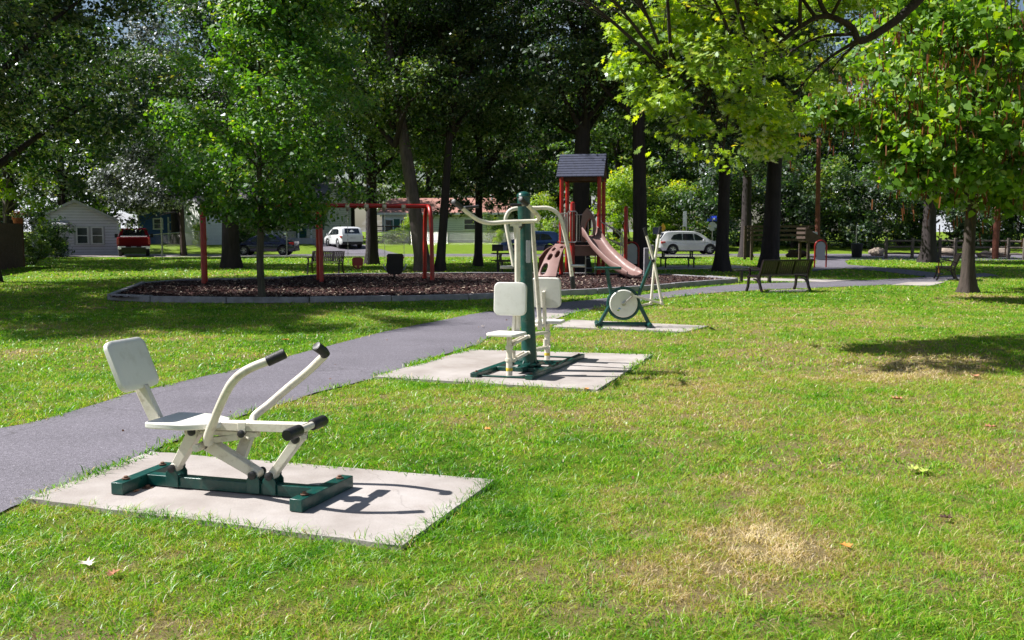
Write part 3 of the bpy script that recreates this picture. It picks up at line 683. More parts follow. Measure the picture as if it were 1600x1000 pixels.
    # handles
    for s, px in ((-1, [(326, 693), (325, 683), (332, 663), (341, 640), (354, 612), (364, 596), (378, 583), (396, 573), (419, 564)]),
                  (1, [(379, 705), (388, 688), (394, 665), (398, 650), (420, 632), (450, 606), (472, 588), (488, 574), (499, 563)])):
        b_end = -.20 if s < 0 else .24
        bs = [-.10, -.12, -.17, -.23, -.28, -.30, -.30, -.28, -.25] if s < 0 else [.10, .12, .17, .23, .28, .31, .32, .30, .27]
        pts = [FR.pt(p[0], p[1], b) for p, b in zip(px, bs)]
        if s > 0:
            m = MB(); m.bar(pts[0] - (pts[2] - pts[0]).normalized() * .03, pts[2], 0.035, 0.075, up=u); m.tube(spline(pts[1:], 5), 0.026, 14)
            g = spline([pts[-1], FR.pt(506, 556, .25), FR.pt(506, 550, .23), FR.pt(494, 541, .18)], 4)
        else:
            m = MB(); m.tube(spline(pts, 5), [0.029] * 12 + [0.026] * 29, 14)
            g = [pts[-1], FR.pt(445, 552, b_end)]
        if s > 0:
            m.tube(g[:7], 0.026, 14)
        hd = m.build('handle', 'cream_paint', t)
        g2 = g if s < 0 else g[6:]
        dg = (g2[-1] - g2[0]).normalized()
        MB().tube([g2[0] - dg * .01, g2[0] - dg * .008] + list(g2[1:]) + [g2[-1] + dg * .004], [0.024, 0.0315] + [0.0315] * (len(g2) - 1) + [0.024], 16).build('grip', 'black_rubber', hd)
    m = MB(); m.cyl(top2 - v * .14, top2 + v * .14, 0.024); m.bar(top2 + Z * .02, top2 + bd * .22 + Z * .05, .05, .035); m.build('handle_axle', 'cream_paint', t)
rower()

# ------------------------------------------------------------------ double sided strength station
def station():
    d = V3((.36, .933, 0)).normalized(); e = V3((d.y, -d.x, 0)); Z = V3((0, 0, 1)); z0 = 0.028
    c0 = G(827.5, 578, z0); t = thing('strength_station', 'cream pull down and chest press station with two seats round a thick green post', 'exercise machine', (c0.x, c0.y, z0), group='outdoor exercise machines', absolute=True)
    FR = Frame((c0.x, c0.y), (e.x, e.y))       # u = e (to the right), v = d (away)
    top = at(818, 304, c0.y)
    ax = (top - c0).normalized(); H = (top - c0).length
    def ring_r(k): return 0.092 - 0.018 * min(1, k / 1.2)
    m = MB(); n = 14
    m.tube([c0 + ax * (H * i / n) for i in range(n + 1)], [ring_r(H * i / n) for i in range(n + 1)], 28)
    for k in range(8):                            # welded gussets
        a = 2 * math.pi * k / 8; r_ = V3((math.cos(a), math.sin(a), 0))
        m.prism([c0 + r_ * .08, c0 + r_ * .17, c0 + r_ * .08 + Z * .14], r_.cross(Z) * .008)
    m.cyl(c0 + Z * .075, c0 + Z * .088, 0.18, n=24)
    m.build('post', 'green_paint', t)
    m = MB(); r0 = 0.079
    prof = [(r0, 0), (r0 + .004, .01)] + [((r0 + .002) * math.cos(R(a)), .012 + 0.055 * math.sin(R(a))) for a in range(0, 90, 12)]
    q = ax.to_track_quat('Z', 'Y').to_matrix(); mb = MB().lathe(prof, (0, 0, 0), 26); mb.v = [tuple(q @ V3(p) + top - ax * .03) for p in mb.v]; mb.build('post_cap', 'green_paint', t)
    # info sticker plate on the post
    # floor frame
    m = MB(); h = .05
    nl, nr = G(740, 590, z0), G(826, 594, z0); fr = G(906, 558.5, z0); vec = fr - nr; vec = d * vec.length
    for p in (nl, nr): m.bar(p + Z * (h / 2 + .003), p + vec * .99 + Z * (h / 2 + .003), 0.085, h)
    ee = (nr - nl).normalized()
    for f in (.04, .5, .93):
        for p in (nl, nr):
            c = p + vec * f; MB().lathe([(.022, .053), (.022, .058), (.012, .059), (.012, .070), (.008, .072)], (c.x, c.y, z0), 10).build('anchor_bolt', 'rust_steel', t)
    for f in (0.30, 0.62): m.bar(nl + vec * f + ee * .043 + Z * (h / 2 + .003), nr + vec * f - ee * .043 + Z * (h / 2 + .003), 0.07, h - .006)
    m.bar(nl + vec * .05 + ee * .043 + Z * .012, nr + vec * .05 - ee * .043 + Z * .012, 0.05, 0.012); m.bar(nl + vec * .95 + ee * .043 + Z * .012, nr + vec * .95 - ee * .043 + Z * .012, 0.05, 0.012)
    m.bar(c0 + Z * .05 - d * .35, c0 + Z * .05 + d * .35, .09, .05)
    m.build('base_frame', 'green_paint', t, bevel=0.004)
    # the two seats
    for s in (-1, 1):
        if s < 0:
            foot = G(795.8, 588, z0); seat_z = 0.515
        else:
            foot = G(855, 563, z0); seat_z = 0.515
        m = MB(); P = lambda z: foot + Z * (z - z0)
        m.tube([P(z0 + .012), P(.20), P(.201), P(.23), P(.231), P(.34), P(.341), P(.375), P(.376), P(seat_z - .02)], [.036, .036, .046, .046, .034, .034, .044, .044, .03, .03], 18)
        tocol = (c0 - foot); tocol.z = 0; Lc = tocol.length; tc = tocol.normalized(); sd = tc.cross(Z)
        col = m.build('seat_post', 'cream_paint', t)
        m = MB()
        for z in (.20, .39):
            for k in (-1, 1): m.bar(P(z) + tc * .035 + sd * k * .028, P(z + .05) + tc * (Lc - .07) + sd * k * .028, .012, .034)
            m.cyl(P(z) + tc * .05 - sd * .05, P(z) + tc * .05 + sd * .05, .018); m.cyl(P(z + .045) + tc * (Lc - .10) - sd * .05, P(z + .045) + tc * (Lc - .10) + sd * .05, .018)
        m.cyl(P(.22) + tc * .11, P(.31) + tc * .11, .024); m.build('link_arm', 'cream_paint', t)
        MB().lathe([(.0365, .09), (.0372, .092), (.0372, .125), (.0365, .127)], (foot.x, foot.y, 0), 18).build('sticker', 'decal_yellow', col)
        fd = -tc                                   # facing direction, away from the post
        sc_ = foot + fd * .05; sc_.z = seat_z; off = -0.06 if s < 0 else 0
        m = MB(); m.plate(V3((sc_.x, sc_.y, seat_z)) + fd * .02, sd, fd, 0.37, 0.34, 0.035, 0.05); m.build('seat', 'seat_plastic', t)
        bp = foot + tc * .12; 
        m = MB(); m.bar(V3((bp.x, bp.y, seat_z - .03)), V3((bp.x, bp.y, seat_z)) + tc * .07 + Z * .40, .075, .03, up=sd)
        m.bar(V3((foot.x, foot.y, seat_z - .03)), V3((bp.x, bp.y, seat_z - .03)), .07, .03); m.build('backrest_post', 'cream_paint', t)
        if s < 0: cc = at(797.5, 467, bp.y)
        else: cc = at(853.5, 457, bp.y + .0)
        nrm = fd if s > 0 else V3((-.25, -.97, 0)).normalized()
        ud = Z.cross(nrm).normalized(); up = (Z + nrm * -.08).normalized()
        m = MB(); m.plate(cc, ud, up, 0.375, 0.375, 0.055, 0.065, dome=.004); m.build('backrest', 'seat_plastic', t)
    # pull down bar: near side
    yb = c0.y - 0.42; M_ = lambda px, py, dy: at(px, py, yb + dy)
    main = spline([M_(822, 318, -.34), M_(832, 328, -.18), M_(841.5, 338.5, -.03), M_(838, 345, .03), M_(820, 346, .02), M_(790, 347, 0), M_(765, 348.5, -.02), M_(748, 344, -.10), M_(733, 334, -.25), M_(719.5, 323, -.42)], 5)
    hb = MB().tube(main, .0235, 14).build('pull_bar', 'cream_paint', t)
    for a, b in ((main[0], M_(813, 310.5, -.42)), (main[-1], M_(708.5, 315, -.54))):
        dg = (b - a).normalized(); MB().tube([a - dg * .02, a, b, b + dg * .004], [.026, .029, .029, .02], 14).build('grip', 'black_rubber', hb)
    for a, b in ((M_(819, 320, -.33), M_(797, 320.5, -.36)), (M_(723, 324.5, -.40), M_(748, 322.5, -.40))):
        m = MB(); m.tube([a, b], .014, 12); g = m.build('side_grip', 'steel', hb)
        dg = (b - a).normalized(); MB().tube([a + dg * .03, b], .0165, 12).build('grip', 'black_rubber', hb)
    rt = M_(808.5, 356, .03); rb = at(809, 512, c0.y - .36)
    m = MB(); m.bar(M_(806, 350, .02), M_(808, 372, .04), .06, .06); m.bar(M_(797, 351, .02), M_(815, 351, .02), .05, .035); m.tube([rt, rb], .033, 14)
    m.bar(rb - Z * .0, rb - Z * .09, .05, .05); m.cyl(rb - Z * .05 - e * .05, rb - Z * .05 + e * .05, .02)
    m.build('pull_rod', 'cream_paint', t)
    m = MB(); m.bar(M_(806, 362, .05), top - ax * .30, .05, .05); m.build('pull_bracket', 'black_rubber', t)
    # chest press arch: far side
    ya = c0.y + 0.14; K = lambda px, py, dy=0: at(px, py, ya + dy)
    arch = spline([K(803, 417, -.04), K(797, 384, -.02), K(790.5, 348, 0), K(791.5, 337, 0), K(797, 329, 0), K(807, 325.5, 0), K(820, 325, 0), K(838, 325, 0), K(856, 325, 0), K(868, 330.5, 0), K(876, 341, 0), K(883, 368, .02), K(889, 396, .04), K(894, 434, .06)], 5)
    ab = MB().tube(arch, .024, 14).build('press_arch', 'cream_paint', t)
    dg = (arch[-1] - arch[-3]).normalized(); MB().tube([arch[-1] - dg * .02, arch[-1], arch[-1] + dg * .13, arch[-1] + dg * .134], [.024, .029, .029, .02], 14).build('grip', 'black_rubber', ab)
    for a, b in ((K(802, 417, -.04), K(782, 417.5, -.1)), (K(892, 415, .04), K(914, 415.5, 0))):
        MB().tube([a, b], .017, 12).build('side_grip', 'steel', ab)
    m = MB(); p1 = at(831.5, 348, c0.y + .17); p2 = at(843.5, 505, c0.y + .42); m.tube([at(831, 328, ya), p1, p2], .027, 14); m.bar(p2 + Z * .03, p2 - Z * .08, .055, .055); m.cyl(p2 - Z * .03 - e * .06, p2 - Z * .03 + e * .06, .02)
    m.build('press_rod', 'cream_paint', t)
    m = MB(); m.bar(top - ax * .14, at(822, 327, ya), .05, .05); m.build('press_bracket', 'green_paint', t)
    st = at(829, 388, c0.y - .12); 
    m = MB(); n_ = V3((.35, -.93, 0)).normalized(); sx = Z.cross(n_); m.plate(V3((c0.x, c0.y, 0)) + (top - c0) * .66 * V3((1, 1, 0)).x * 0 + n_ * .078 + V3(((top.x - c0.x) * .62, 0, 1.42)), sx, Z, .055, .26, .003, .01); m.build('instruction_label', 'panel_grey', t)
station()

# ------------------------------------------------------------------ elliptical walker
def walker():
    z0 = 0.028; b0 = G(933, 510, z0); b1 = G(1014, 510.5, z0); u = (b1 - b0).normalized()
    FR = Frame((b0.x, b0.y), (u.x, u.y)); v = FR.v; Z = V3((0, 0, 1)); A = FR.pt
    t = thing('elliptical_walker', 'green framed elliptical walker with a round cream flywheel cover, on the farthest concrete pad', 'exercise machine', ((b0.x + b1.x) / 2, (b0.y + b1.y) / 2, z0), group='outdoor exercise machines', absolute=True)
    m = MB(); m.cyl(b0 + Z * .045, b1 + Z * .045, .036)
    for b in (b0, b1): m.tube([b - v * .27 + Z * .045, b - v * .26 + Z * .045, b + v * .26 + Z * .045, b + v * .27 + Z * .045], [.03, .043, .043, .03], 16)
    m.build('base_frame', 'green_paint', t)
    ctr = A(974, 474, 0); Rr = 0.265
    m = MB(); m.cyl(A(937, 505, 0), A(955, 473, 0), .034); m.build('leg', 'green_paint', t)
    m = MB(); m.cyl(A(1014, 506, 0), A(997, 472, 0), .034); m.build('leg', 'green_paint', t)
    m = MB(); pts = [ctr + (u * math.cos(R(a)) + Z * math.sin(R(a))) * Rr for a in range(0, 361, 10)]; m.tube(pts, .026, 10, cap=False); m.build('guard_ring', 'green_paint', t)
    m = MB(); mb = MB().lathe([(.02, -.075), (.225, -.07), (.238, -.055), (.238, .055), (.225, .07), (.02, .075)], (0, 0, 0), 40, 'y')
    Mx = Matrix((u, v, Z)).transposed(); mb.v = [tuple(Mx @ V3(p) + ctr) for p in mb.v]; fc = mb.build('flywheel_cover', 'seat_plastic', t)
    mb = MB().lathe([(.014, -.105), (.034, -.10), (.036, -.076), (.036, -.07)], (0, 0, 0), 20, 'y'); mb.v = [tuple(Mx @ V3(p) + ctr) for p in mb.v]; mb.build('hub', 'steel', fc)
    for (dx, dz, col, s) in ((-.09, -.115, 'decal_green', .022), (-.07, -.08, 'decal_blue', .02), (-.055, -.09, 'decal_blue', .014), (-.075, -.105, 'decal_yellow', .012)):
        c = ctr + u * dx + Z * dz - v * .0735; MB().plate(c, u, Z, s * 1.6, s, .002, .004).build('sticker', col, fc)
    m = MB(); m.tube(spline([A(955, 458, 0), A(951, 438, 0), A(948.5, 420, 0)], 4), .032, 14); m.build('upright', 'green_paint', t)
    hb0, hb1 = A(931, 419, 0), A(971, 419, 0)
    m = MB(); m.tube([hb0, hb1], .026, 14); m.tube([hb0 - v * .2, hb0 + v * .2], .024, 14); m.build('fixed_handle', 'green_paint', t)
    top = A(1019, 407, 0)
    m = MB(); m.tube([A(998, 461, 0), A(1008, 434, 0), top], .031, 14); m.build('upright', 'green_paint', t)
    m = MB(); m.cyl(top - v * .24, top + v * .24, .026); m.build('lever_axle', 'black_rubber', t)
    crank = A(983, 463, -.1)
    for s, p in ((-1, ((1010, 368), (1022, 408), (1034, 474), (989, 462))), (1, ((1030, 366), (1023, 408), (1017, 474), (1000, 478)))):
        b = s * .17
        P = [A(x, y, b) for x, y in p]
        lv = MB().tube([P[0], P[1], P[2]], .024, 12).build('lever', 'cream_paint', t)
        dg = (P[0] - P[1]).normalized(); MB().tube([P[0] - dg * .01, P[0], P[0] + dg * .13, P[0] + dg * .134], [.02, .029, .029, .018], 12).build('grip', 'black_rubber', lv)
        q = P[3] + v * 0
        pd = MB(); pd.bar(P[2], q, .045, .034); pd.cyl(P[2] - v * .05, P[2] + v * .05, .026); pd.build('pedal_arm', 'cream_paint', t)
        mid = P[2].lerp(q, .5) + Z * .03
        if s < 0:
            m = MB(); m.bar(q, V3((q.x, q.y, q.z)) + Z * .05 - u * .04, .03, .05); m.cyl(ctr - v * .08, q, .016); m.build('crank', 'steel', t)
walker()

# ------------------------------------------------------------------ swing set and swings
def swings():
    Z = V3((0, 0, 1)); u = V3((.963, .27, 0)); v = V3((-.27, .963, 0)); H = 2.47
    ctr = [V3((-9.38, 28.9, 0)), V3((-6.06, 29.9, 0)), V3((-2.72, 30.85, 0))]
    t = thing('swing_set', 'tall red steel swing frame with arched ends on the wood chip bed', 'swing set', (-6.06, 29.9, MZ - .02), absolute=True)
    m = MB(); a = ctr[0] + Z * H; b = ctr[2] + Z * (H); m.cyl(a, b, .07, n=18); beam = m.build('beam', 'red_paint', t)
    for c in ctr:
        for s in (-1, 1):
            dx = .66
            pts = spline([c + v * (s * dx) + Z * (MZ - .05), c + v * (s * dx * .93) + Z * .9, c + v * (s * dx * .83) + Z * 1.75, c + v * (s * dx * .66) + Z * 2.2, c + v * (s * dx * .36) + Z * 2.42, c + v * (s * .0) + Z * H], 6)
            MB().tube(pts, .068, 16).build('leg', 'red_paint', t)
    for f in (.47, .53, .62, .70, .80, .88):
        pass
    def hang(c0, sp, seat_fn, name, label, zseat, group=None):
        tt = thing(name, label, 'swing', (c0.x, c0.y, zseat), absolute=True, group=group)
        for s in (-1, 1):
            p = c0 + u * (s * sp); top = V3((p.x, p.y, H - .075)); 
            MB().lathe([(.02, -.10), (.04, -.08), (.05, 0), (.078, .02), (.078, .12), (.05, .13)], (p.x, p.y, H - .08), 10).build('hanger', 'steel', tt)
            ch = MB(); n = 26; q = V3((p.x, p.y, zseat)) ; 
            for i in range(n):
                a = top.lerp(q, i / n); b = top.lerp(q, (i + .9) / n); o = u if i % 2 else v
                ch.bar(a, b, .022, .008, up=o)
            ch.build('chain', 'steel', tt)
        seat_fn(tt, c0, zseat)
    # positions along the beam
    def on(px):                                   # beam point under a photo column
        d = ray(px, 320); a = ctr[0]; # solve a+u*s on the ray
        k = d.x / d.y; s = (k * a.y - a.x) / (u.x - k * u.y); return a + u * s
    def toddler(tt, c, z):
        m = MB(); pts = [(-.16, .02), (-.17, .20), (-.12, .25), (.12, .25), (.17, .20), (.16, .02), (.08, -.10), (-.08, -.10)]
        m.prism([c + u * a + Z * (z + b - .02) - v * .09 for a, b in pts], v * .03); m.prism([c + u * a + Z * (z + b - .02) + v * .09 for a, b in pts], v * .03)
        m.prism([c + u * -.08 + Z * (z - .12) - v * .09, c + u * .08 + Z * (z - .12) - v * .09, c + u * .08 + Z * (z - .12) + v * .11, c + u * -.08 + Z * (z - .12) + v * .11], Z * .03)
        m.build('seat', 'dark_red_paint', tt, bevel=.02)
        m = MB()
        for s in (-1, 1): m.prism([c + u * (s * .13) + Z * (z - .03) - v * .096, c + u * (s * .04) + Z * (z - .10) - v * .096, c + u * (s * .05) + Z * (z - .02) - v * .096], -v * .008)
        m.build('trim', 'decal_yellow', tt)
    def adaptive(tt, c, z):
        m = MB(); P = lambda a, b, k: c + u * a + v * b + Z * (z + k)
        prof = [(-.22, -.30), (-.26, -.2), (-.27, .28), (-.22, .33), (.22, .33), (.27, .28), (.26, -.2), (.22, -.30), (.1, -.34), (-.1, -.34)]
        m.prism([P(a, -.06 - .10 * (b > 0), b) for a, b in prof], v * .05); m.prism([P(a, b, -.30) for a, b in [(-.22, -.05), (.22, -.05), (.2, .36), (-.2, .36)]], Z * .05)
        m.prism([P(-.25, -.05, -.25), P(-.25, .3, -.25), P(-.25, .22, 0), P(-.25, -.05, .05)], u * .035); m.prism([P(.25, -.05, -.25), P(.25, .3, -.25), P(.25, .22, 0), P(.25, -.05, .05)], -u * .035)
        m.cyl(P(0, .1, -.33), P(0, .1, -.42), .03); m.cyl(P(0, .1, -.42), P(0, .1, -.44), .09); m.build('seat', 'black_rubber', tt, bevel=.02)
        for s in (-1, 1): MB().tube(spline([P(s * .27, -.02, -.2), P(s * .33, -.05, -.12), P(s * .36, -.05, .0)], 4), .022, 8).build('armrest', 'panel_grey', tt)
        for s in (-1, 1): MB().plate(P(s * .26, -.2, .2), u, Z, .05, .04, .02, .01).build('buckle', 'dark_red_paint', tt)
    def belt(tt, c, z):
        pts = [c + u * (.24 * math.cos(R(a))) + Z * (z + .02 + -.14 * math.sin(R(a))) for a in range(0, 181, 20)]
        m = MB(); 
        for i in range(len(pts) - 1): m.bar(pts[i], pts[i + 1], .13, .012, up=(0, 0, 1))
        m.build('seat', 'black_rubber', tt)
    hang(on(557.5), .30, toddler, 'toddler_swing', 'small red bucket swing hanging on chains between the middle legs and the big black seat', .60)
    hang(on(615.5), .31, adaptive, 'adaptive_swing', 'large black moulded swing seat with high back, rightmost hanging from the red frame', .62)
swings()

# ------------------------------------------------------------------ playground tower
def playground():
    Z = V3((0, 0, 1)); Y0 = 34.4; A0 = at(877, 433, Y0); A0.z = MZ - .02
    e1 = V3((.975, -.22, 0)).normalized(); e2 = V3((.22, .975, 0)).normalized(); W = 1.36
    t = thing('play_structure', 'red and tan playground tower with blue shingled roof, slide and climbing wall', 'play structure', (A0.x, A0.y, MZ - .02), absolute=True)
    P = lambda a, b, z: V3((A0.x, A0.y, 0)) + e1 * a + e2 * b + Z * z
    Hr = 3.62
    zz = MZ - .05
    for i, (a, b, h) in enumerate(((0, 0, Hr), (W, 0, Hr), (0, W * .92, Hr), (W, W * .92, Hr))):
        MB().cyl(P(a, b, zz), P(a, b, h), .075, n=18).build('post', 'red_paint', t)
    C = P(.52, -.75, 0); 
    for (c, h, r) in ((C, 2.7, .085), (P(W + .75, W * .92 + .8, 0), 2.62, .075), (P(W + .1, -.62, 0), 0, 0)):
        if h: MB().tube([V3((c.x, c.y, zz)), V3((c.x, c.y, h - .1)), V3((c.x, c.y, h - .03)), V3((c.x, c.y, h))], [r, r, r * .8, r * .3], 18).build('post', 'red_paint', t)
    m = MB()                                       # post collars
    for c in (P(0, 0, 0), P(W, 0, 0), P(0, W * .92, 0), P(W, W * .92, 0), C):
        for z in (1.18, 2.22): m.cyl(V3((c.x, c.y, z)), V3((c.x, c.y, z + .07)), .092, n=18)
    m.build('post_collar', 'dark_red_paint', t)
    # roof
    ov = .18; h0, h1 = Hr - .02, Hr + .83; a0, a1 = -ov, W + ov; b0, b1, bm = -ov, W * .92 + ov, W * .46
    def slab(pts, th, mat, name, par): 
        n_ = (V3(pts[1]) - V3(pts[0])).cross(V3(pts[2]) - V3(pts[0])).normalized(); m = MB(); m.prism(pts, n_ * th); return m.build(name, mat, par, bevel=.01)
    rf = MB(); rf.prism([P(a0 + .07, b0, h0), P(a0 + .07, b1, h0), P(a0 + .07, bm, h1)], e1 * .03); rf.prism([P(a1 - .10, b0, h0), P(a1 - .10, b1, h0), P(a1 - .10, bm, h1)], e1 * .03); rf = rf.build('roof', 'brown_wood', t)
    cut = .10                                     # shingle courses
    for side, bb in ((0, b0), (1, b1)):
        m = MB(); nrow = 9
        for k in range(nrow):
            f0, f1 = k / nrow, (k + 1.12) / nrow; f1 = min(f1, 1.0)
            q0 = P(a0, bb + (bm - bb) * f0, h0 + (h1 - h0) * f0); q1 = P(a1, bb + (bm - bb) * f0, h0 + (h1 - h0) * f0)
            q2 = P(a1 - .02, bb + (bm - bb) * f1, h0 + (h1 - h0) * f1); q3 = P(a0 + .02, bb + (bm - bb) * f1, h0 + (h1 - h0) * f1)
            up = Z * .035
            m.add([q0, q1, q2, q3, q0 + up, q1 + up, q2 + up * .35, q3 + up * .35], [(3, 2, 1, 0), (4, 5, 6, 7), (0, 1, 5, 4), (1, 2, 6, 5), (2, 3, 7, 6), (3, 0, 4, 7)])
        m.build('roof_panel', 'roof_shingle_blue', rf)
    m = MB()
    for bb in (0, W * .92): m.bar(P(-.1, bb, Hr - .08), P(W + .1, bb, Hr - .08), .06, .14)
    for aa in (0, W): m.bar(P(aa, 0.04, Hr - .08), P(aa, W * .92 - .04, Hr - .08), .05, .12)
    m.build('roof_beam', 'brown_wood', rf)
    # deck
    DZ = 1.16
    m = MB(); m.prism([P(-.0, 0, DZ - .07), P(W, 0, DZ - .07), P(W, W * .92, DZ - .07), P(0, W * .92, DZ - .07)], Z * .07); m.prism([P(0, 0, DZ - .07), P(W, 0, DZ - .07), P(W + .05, -.66, DZ - .07), P(.50, -.75, DZ - .07)], Z * .066)
    m.build('deck', 'brown_plastic', t)
    m = MB(); m.prism([P(.5, -.73, DZ - .36), P(W + .02, -.64, DZ - .36), P(W + .02, -.60, DZ - .36), P(.5, -.69, DZ - .36)], Z * .36); m.build('deck_skirt', 'brown_plastic', t)
    # rail panels
    def loop_panel(p, q, z0, z1, name='rail_panel', fill=None):
        p, q = V3(p), V3(q); d = (q - p).normalized(); m = MB()
        pts = [p + Z * (z0 + .05), p + Z * (z1 - .05), p + d * .05 + Z * z1, q - d * .05 + Z * z1, q + Z * (z1 - .05), q + Z * (z0 + .05), q - d * .05 + Z * z0, p + d * .05 + Z * z0, p + Z * (z0 + .05)]
        m.tube(pts, .021, 8); o = m.build(name, 'steel', t)
        n = int((q - p).length / .11)
        m = MB()
        for i in range(1, n): a = p.lerp(q, i / n); m.cyl(a + Z * z0, a + Z * z1, .011, n=6)
        if n > 1: m.build('rail_bar', 'steel', o)
        return o
    loop_panel(C - e1 * .16 - e2 * .09, C + e1 * .17 - e2 * .09, 1.28, 2.36)
    loop_panel(P(0, .08, 0) - e1 * .1, P(.42, -.60, 0) - e1 * .1, 1.28, 2.30)
    loop_panel(P(.12, W * .92, 0), P(W - .12, W * .92, 0), 1.28, 2.28)
    MB().prism([P(-.02, .12, 1.25), P(-.02, .12, 2.2), P(-.02, W * .8, 2.2), P(-.02, W * .8, 1.25)], e1 * .03).build('side_panel', 'seat_plastic', t)
    m = MB(); m.prism([at(870, 352, 34.6), at(880, 345, 34.6), at(880, 366, 34.6)], V3((0, .03, 0))); m.build('corner_panel', 'seat_plastic', t)
    # slide entry hood
    yb = 33.45
    K = lambda px, py, dy=0: at(px, py, yb + dy)
    m = MB(); outer = [(908, 378), (907, 352), (910, 334), (917, 325), (925, 335), (929, 345), (930, 356), (928, 368)]
    inner = [(913.5, 378), (913, 357), (916, 347), (921, 341), (924.5, 344), (926, 350), (926, 358), (925, 368)]
    O = [K(*p) for p in outer]; I = [K(*p, .02) for p in inner]; n = len(O); bk = V3((.06, .16, 0))
    vs = O + I + [p + bk for p in O] + [p + bk for p in I]; fs = []
    for i in range(n - 1): fs += [(i, i + 1, n + i + 1, n + i), (2 * n + i + 1, 2 * n + i, 3 * n + i, 3 * n + i + 1), (i + 1, i, 2 * n + i, 2 * n + i + 1), (n + i, n + i + 1, 3 * n + i + 1, 3 * n + i)]
    fs += [(0, n, 3 * n, 2 * n), (n - 1, 3 * n - 1, 4 * n - 1, 2 * n - 1)]
    m.add(vs, fs); m.build('slide_hood', 'tan_plastic', t, smooth=50)
    # slide: lofted U trough
    path = [K(919, 366, .2), K(927, 372, -.15), K(938, 388, -.55), K(951, 402, -.95), K(964, 414, -1.35), K(974, 421, -1.65), K(985, 426, -1.95), K(992, 428.5, -2.12)]
    path = spline(path, 5); m = MB(); rings = []; k = len(path)
    for i, p in enumerate(path):
        tg = (path[min(i + 1, k - 1)] - path[max(i - 1, 0)]); th = V3((tg.x, tg.y, 0)).normalized(); sd = V3((-th.y, th.x, 0)); f = i / (k - 1)
        w = .30 + .03 * math.sin(f * 3.1) + (.05 if f > .85 else 0); hgt = .23 * (1 - .45 * max(0, (f - .75) / .25)) + .12 * max(0, 1 - f * 5); th_ = .03
        sec = [(-w - th_, hgt - .01), (-w - .015, hgt + .015), (-w + .02, hgt), (-w + .03, hgt * .5), (-w * .75, .05), (-w * .3, .0), (w * .3, .0), (w * .75, .05), (w - .03, hgt * .5), (w - .02, hgt), (w + .015, hgt + .015), (w + th_, hgt - .01), (w + th_ - .02, .02), (w * .7, -.06), (-w * .7, -.06), (-w - th_ + .02, .02)]
        rings.append([p + sd * a + Z * (b - .04) for a, b in sec])
    n = len(rings[0]); vs = [q for r_ in rings for q in r_]; fs = [(i * n + j, i * n + (j + 1) % n, (i + 1) * n + (j + 1) % n, (i + 1) * n + j) for i in range(k - 1) for j in range(n)]
    fs += [tuple(range(n - 1, -1, -1)), tuple((k - 1) * n + j for j in range(n))]
    m.add(vs, fs); m.build('slide', 'tan_plastic', t, smooth=60)
    q = path[-3]; MB().cyl(V3((q.x, q.y, zz)), V3((q.x, q.y, q.z - .04)), .05).build('slide_foot', 'brown_plastic', t)
    # climbing wall with holes: grid skin minus ellipses
    a, b, c, d_ = K(840, 437, -.9), K(869, 440, -1.2), K(884, 383, .5), K(868, 382, .65)
    a.z = MZ; b.z = MZ
    holes = [(.24, .16, .17, .13), (.68, .30, .0, .0), (.30, .46, .15, .10), (.72, .56, .16, .13), (.78, .86, .15, .075), (.26, .74, .12, .09)]
    def cw(s, q):
        base = a.lerp(b, s).lerp(d_.lerp(c, s), q); base = base + Z * (.16 * math.sin(math.pi * min(1, q * 1.05))) + V3((.0, -.06, 0)) * math.sin(math.pi * s); return base
    nx, ny = 34, 64; idx = {}; vs = []; fs = []
    def inside(s, q): return any(rx > 0 and ((s - hx) / rx) ** 2 + ((q - hy) / ry) ** 2 < 1 for hx, hy, rx, ry in holes)
    def vid(i, j):
        if (i, j) not in idx:
            s, q = i / nx, j / ny
            for hx, hy, rx, ry in holes:       # snap rim points onto the ellipse
                if rx:
                    r_ = math.hypot((s - hx) / rx, (q - hy) / ry)
                    if 1.0 <= r_ < 1.22: s = hx + (s - hx) / r_; q = hy + (q - hy) / r_
            idx[(i, j)] = len(vs); vs.append(cw(s, q))
        return idx[(i, j)]
    for i in range(nx):
        for j in range(ny):
            if not any(inside(x / nx, y / ny) for x in (i, i + 1) for y in (j, j + 1)): fs.append((vid(i, j), vid(i + 1, j), vid(i + 1, j + 1), vid(i, j + 1)))
    m = MB(); m.add(vs, fs); o = m.build('climbing_wall', 'tan_plastic', t, smooth=60); s_ = o.modifiers.new('thick', 'SOLIDIFY'); s_.thickness = .07; s_.offset = 0
    m = MB(); sp = spline([K(842, 404, .3), K(852, 392, .5), K(864, 385, .7), K(876, 381, .8)], 5); m.tube(sp, .03, 8)
    vs = []; 
    for p in sp: vs += [p, V3((p.x, p.y + .25, p.z - .5 * 1.0))]
    m.add(vs, [(2 * i, 2 * i + 1, 2 * i + 3, 2 * i + 2) for i in range(len(sp) - 1)]); m.build('climber_side', 'brown_plastic', t)
    # step, ladder, handrails
    m = MB(); m.prism([K(895, 415.5, -.1), K(913, 415.5, -.1), K(914, 413.5, .3), K(896, 413.5, .3)], -Z * .05); m.build('step', 'panel_grey', t)
    ld = MB(); x0, x1 = K(915, 398, .5), K(930, 398, .7)
    for p in (x0, x1): ld.cyl(V3((p.x, p.y, MZ)), V3((p.x, p.y, DZ - .07)), .022, n=10)
    for z in (.35, .7, 1.0): ld.cyl(V3((x0.x, x0.y, z)), V3((x1.x, x1.y, z)), .018, n=8)
    ld.build('ladder', 'steel', t)
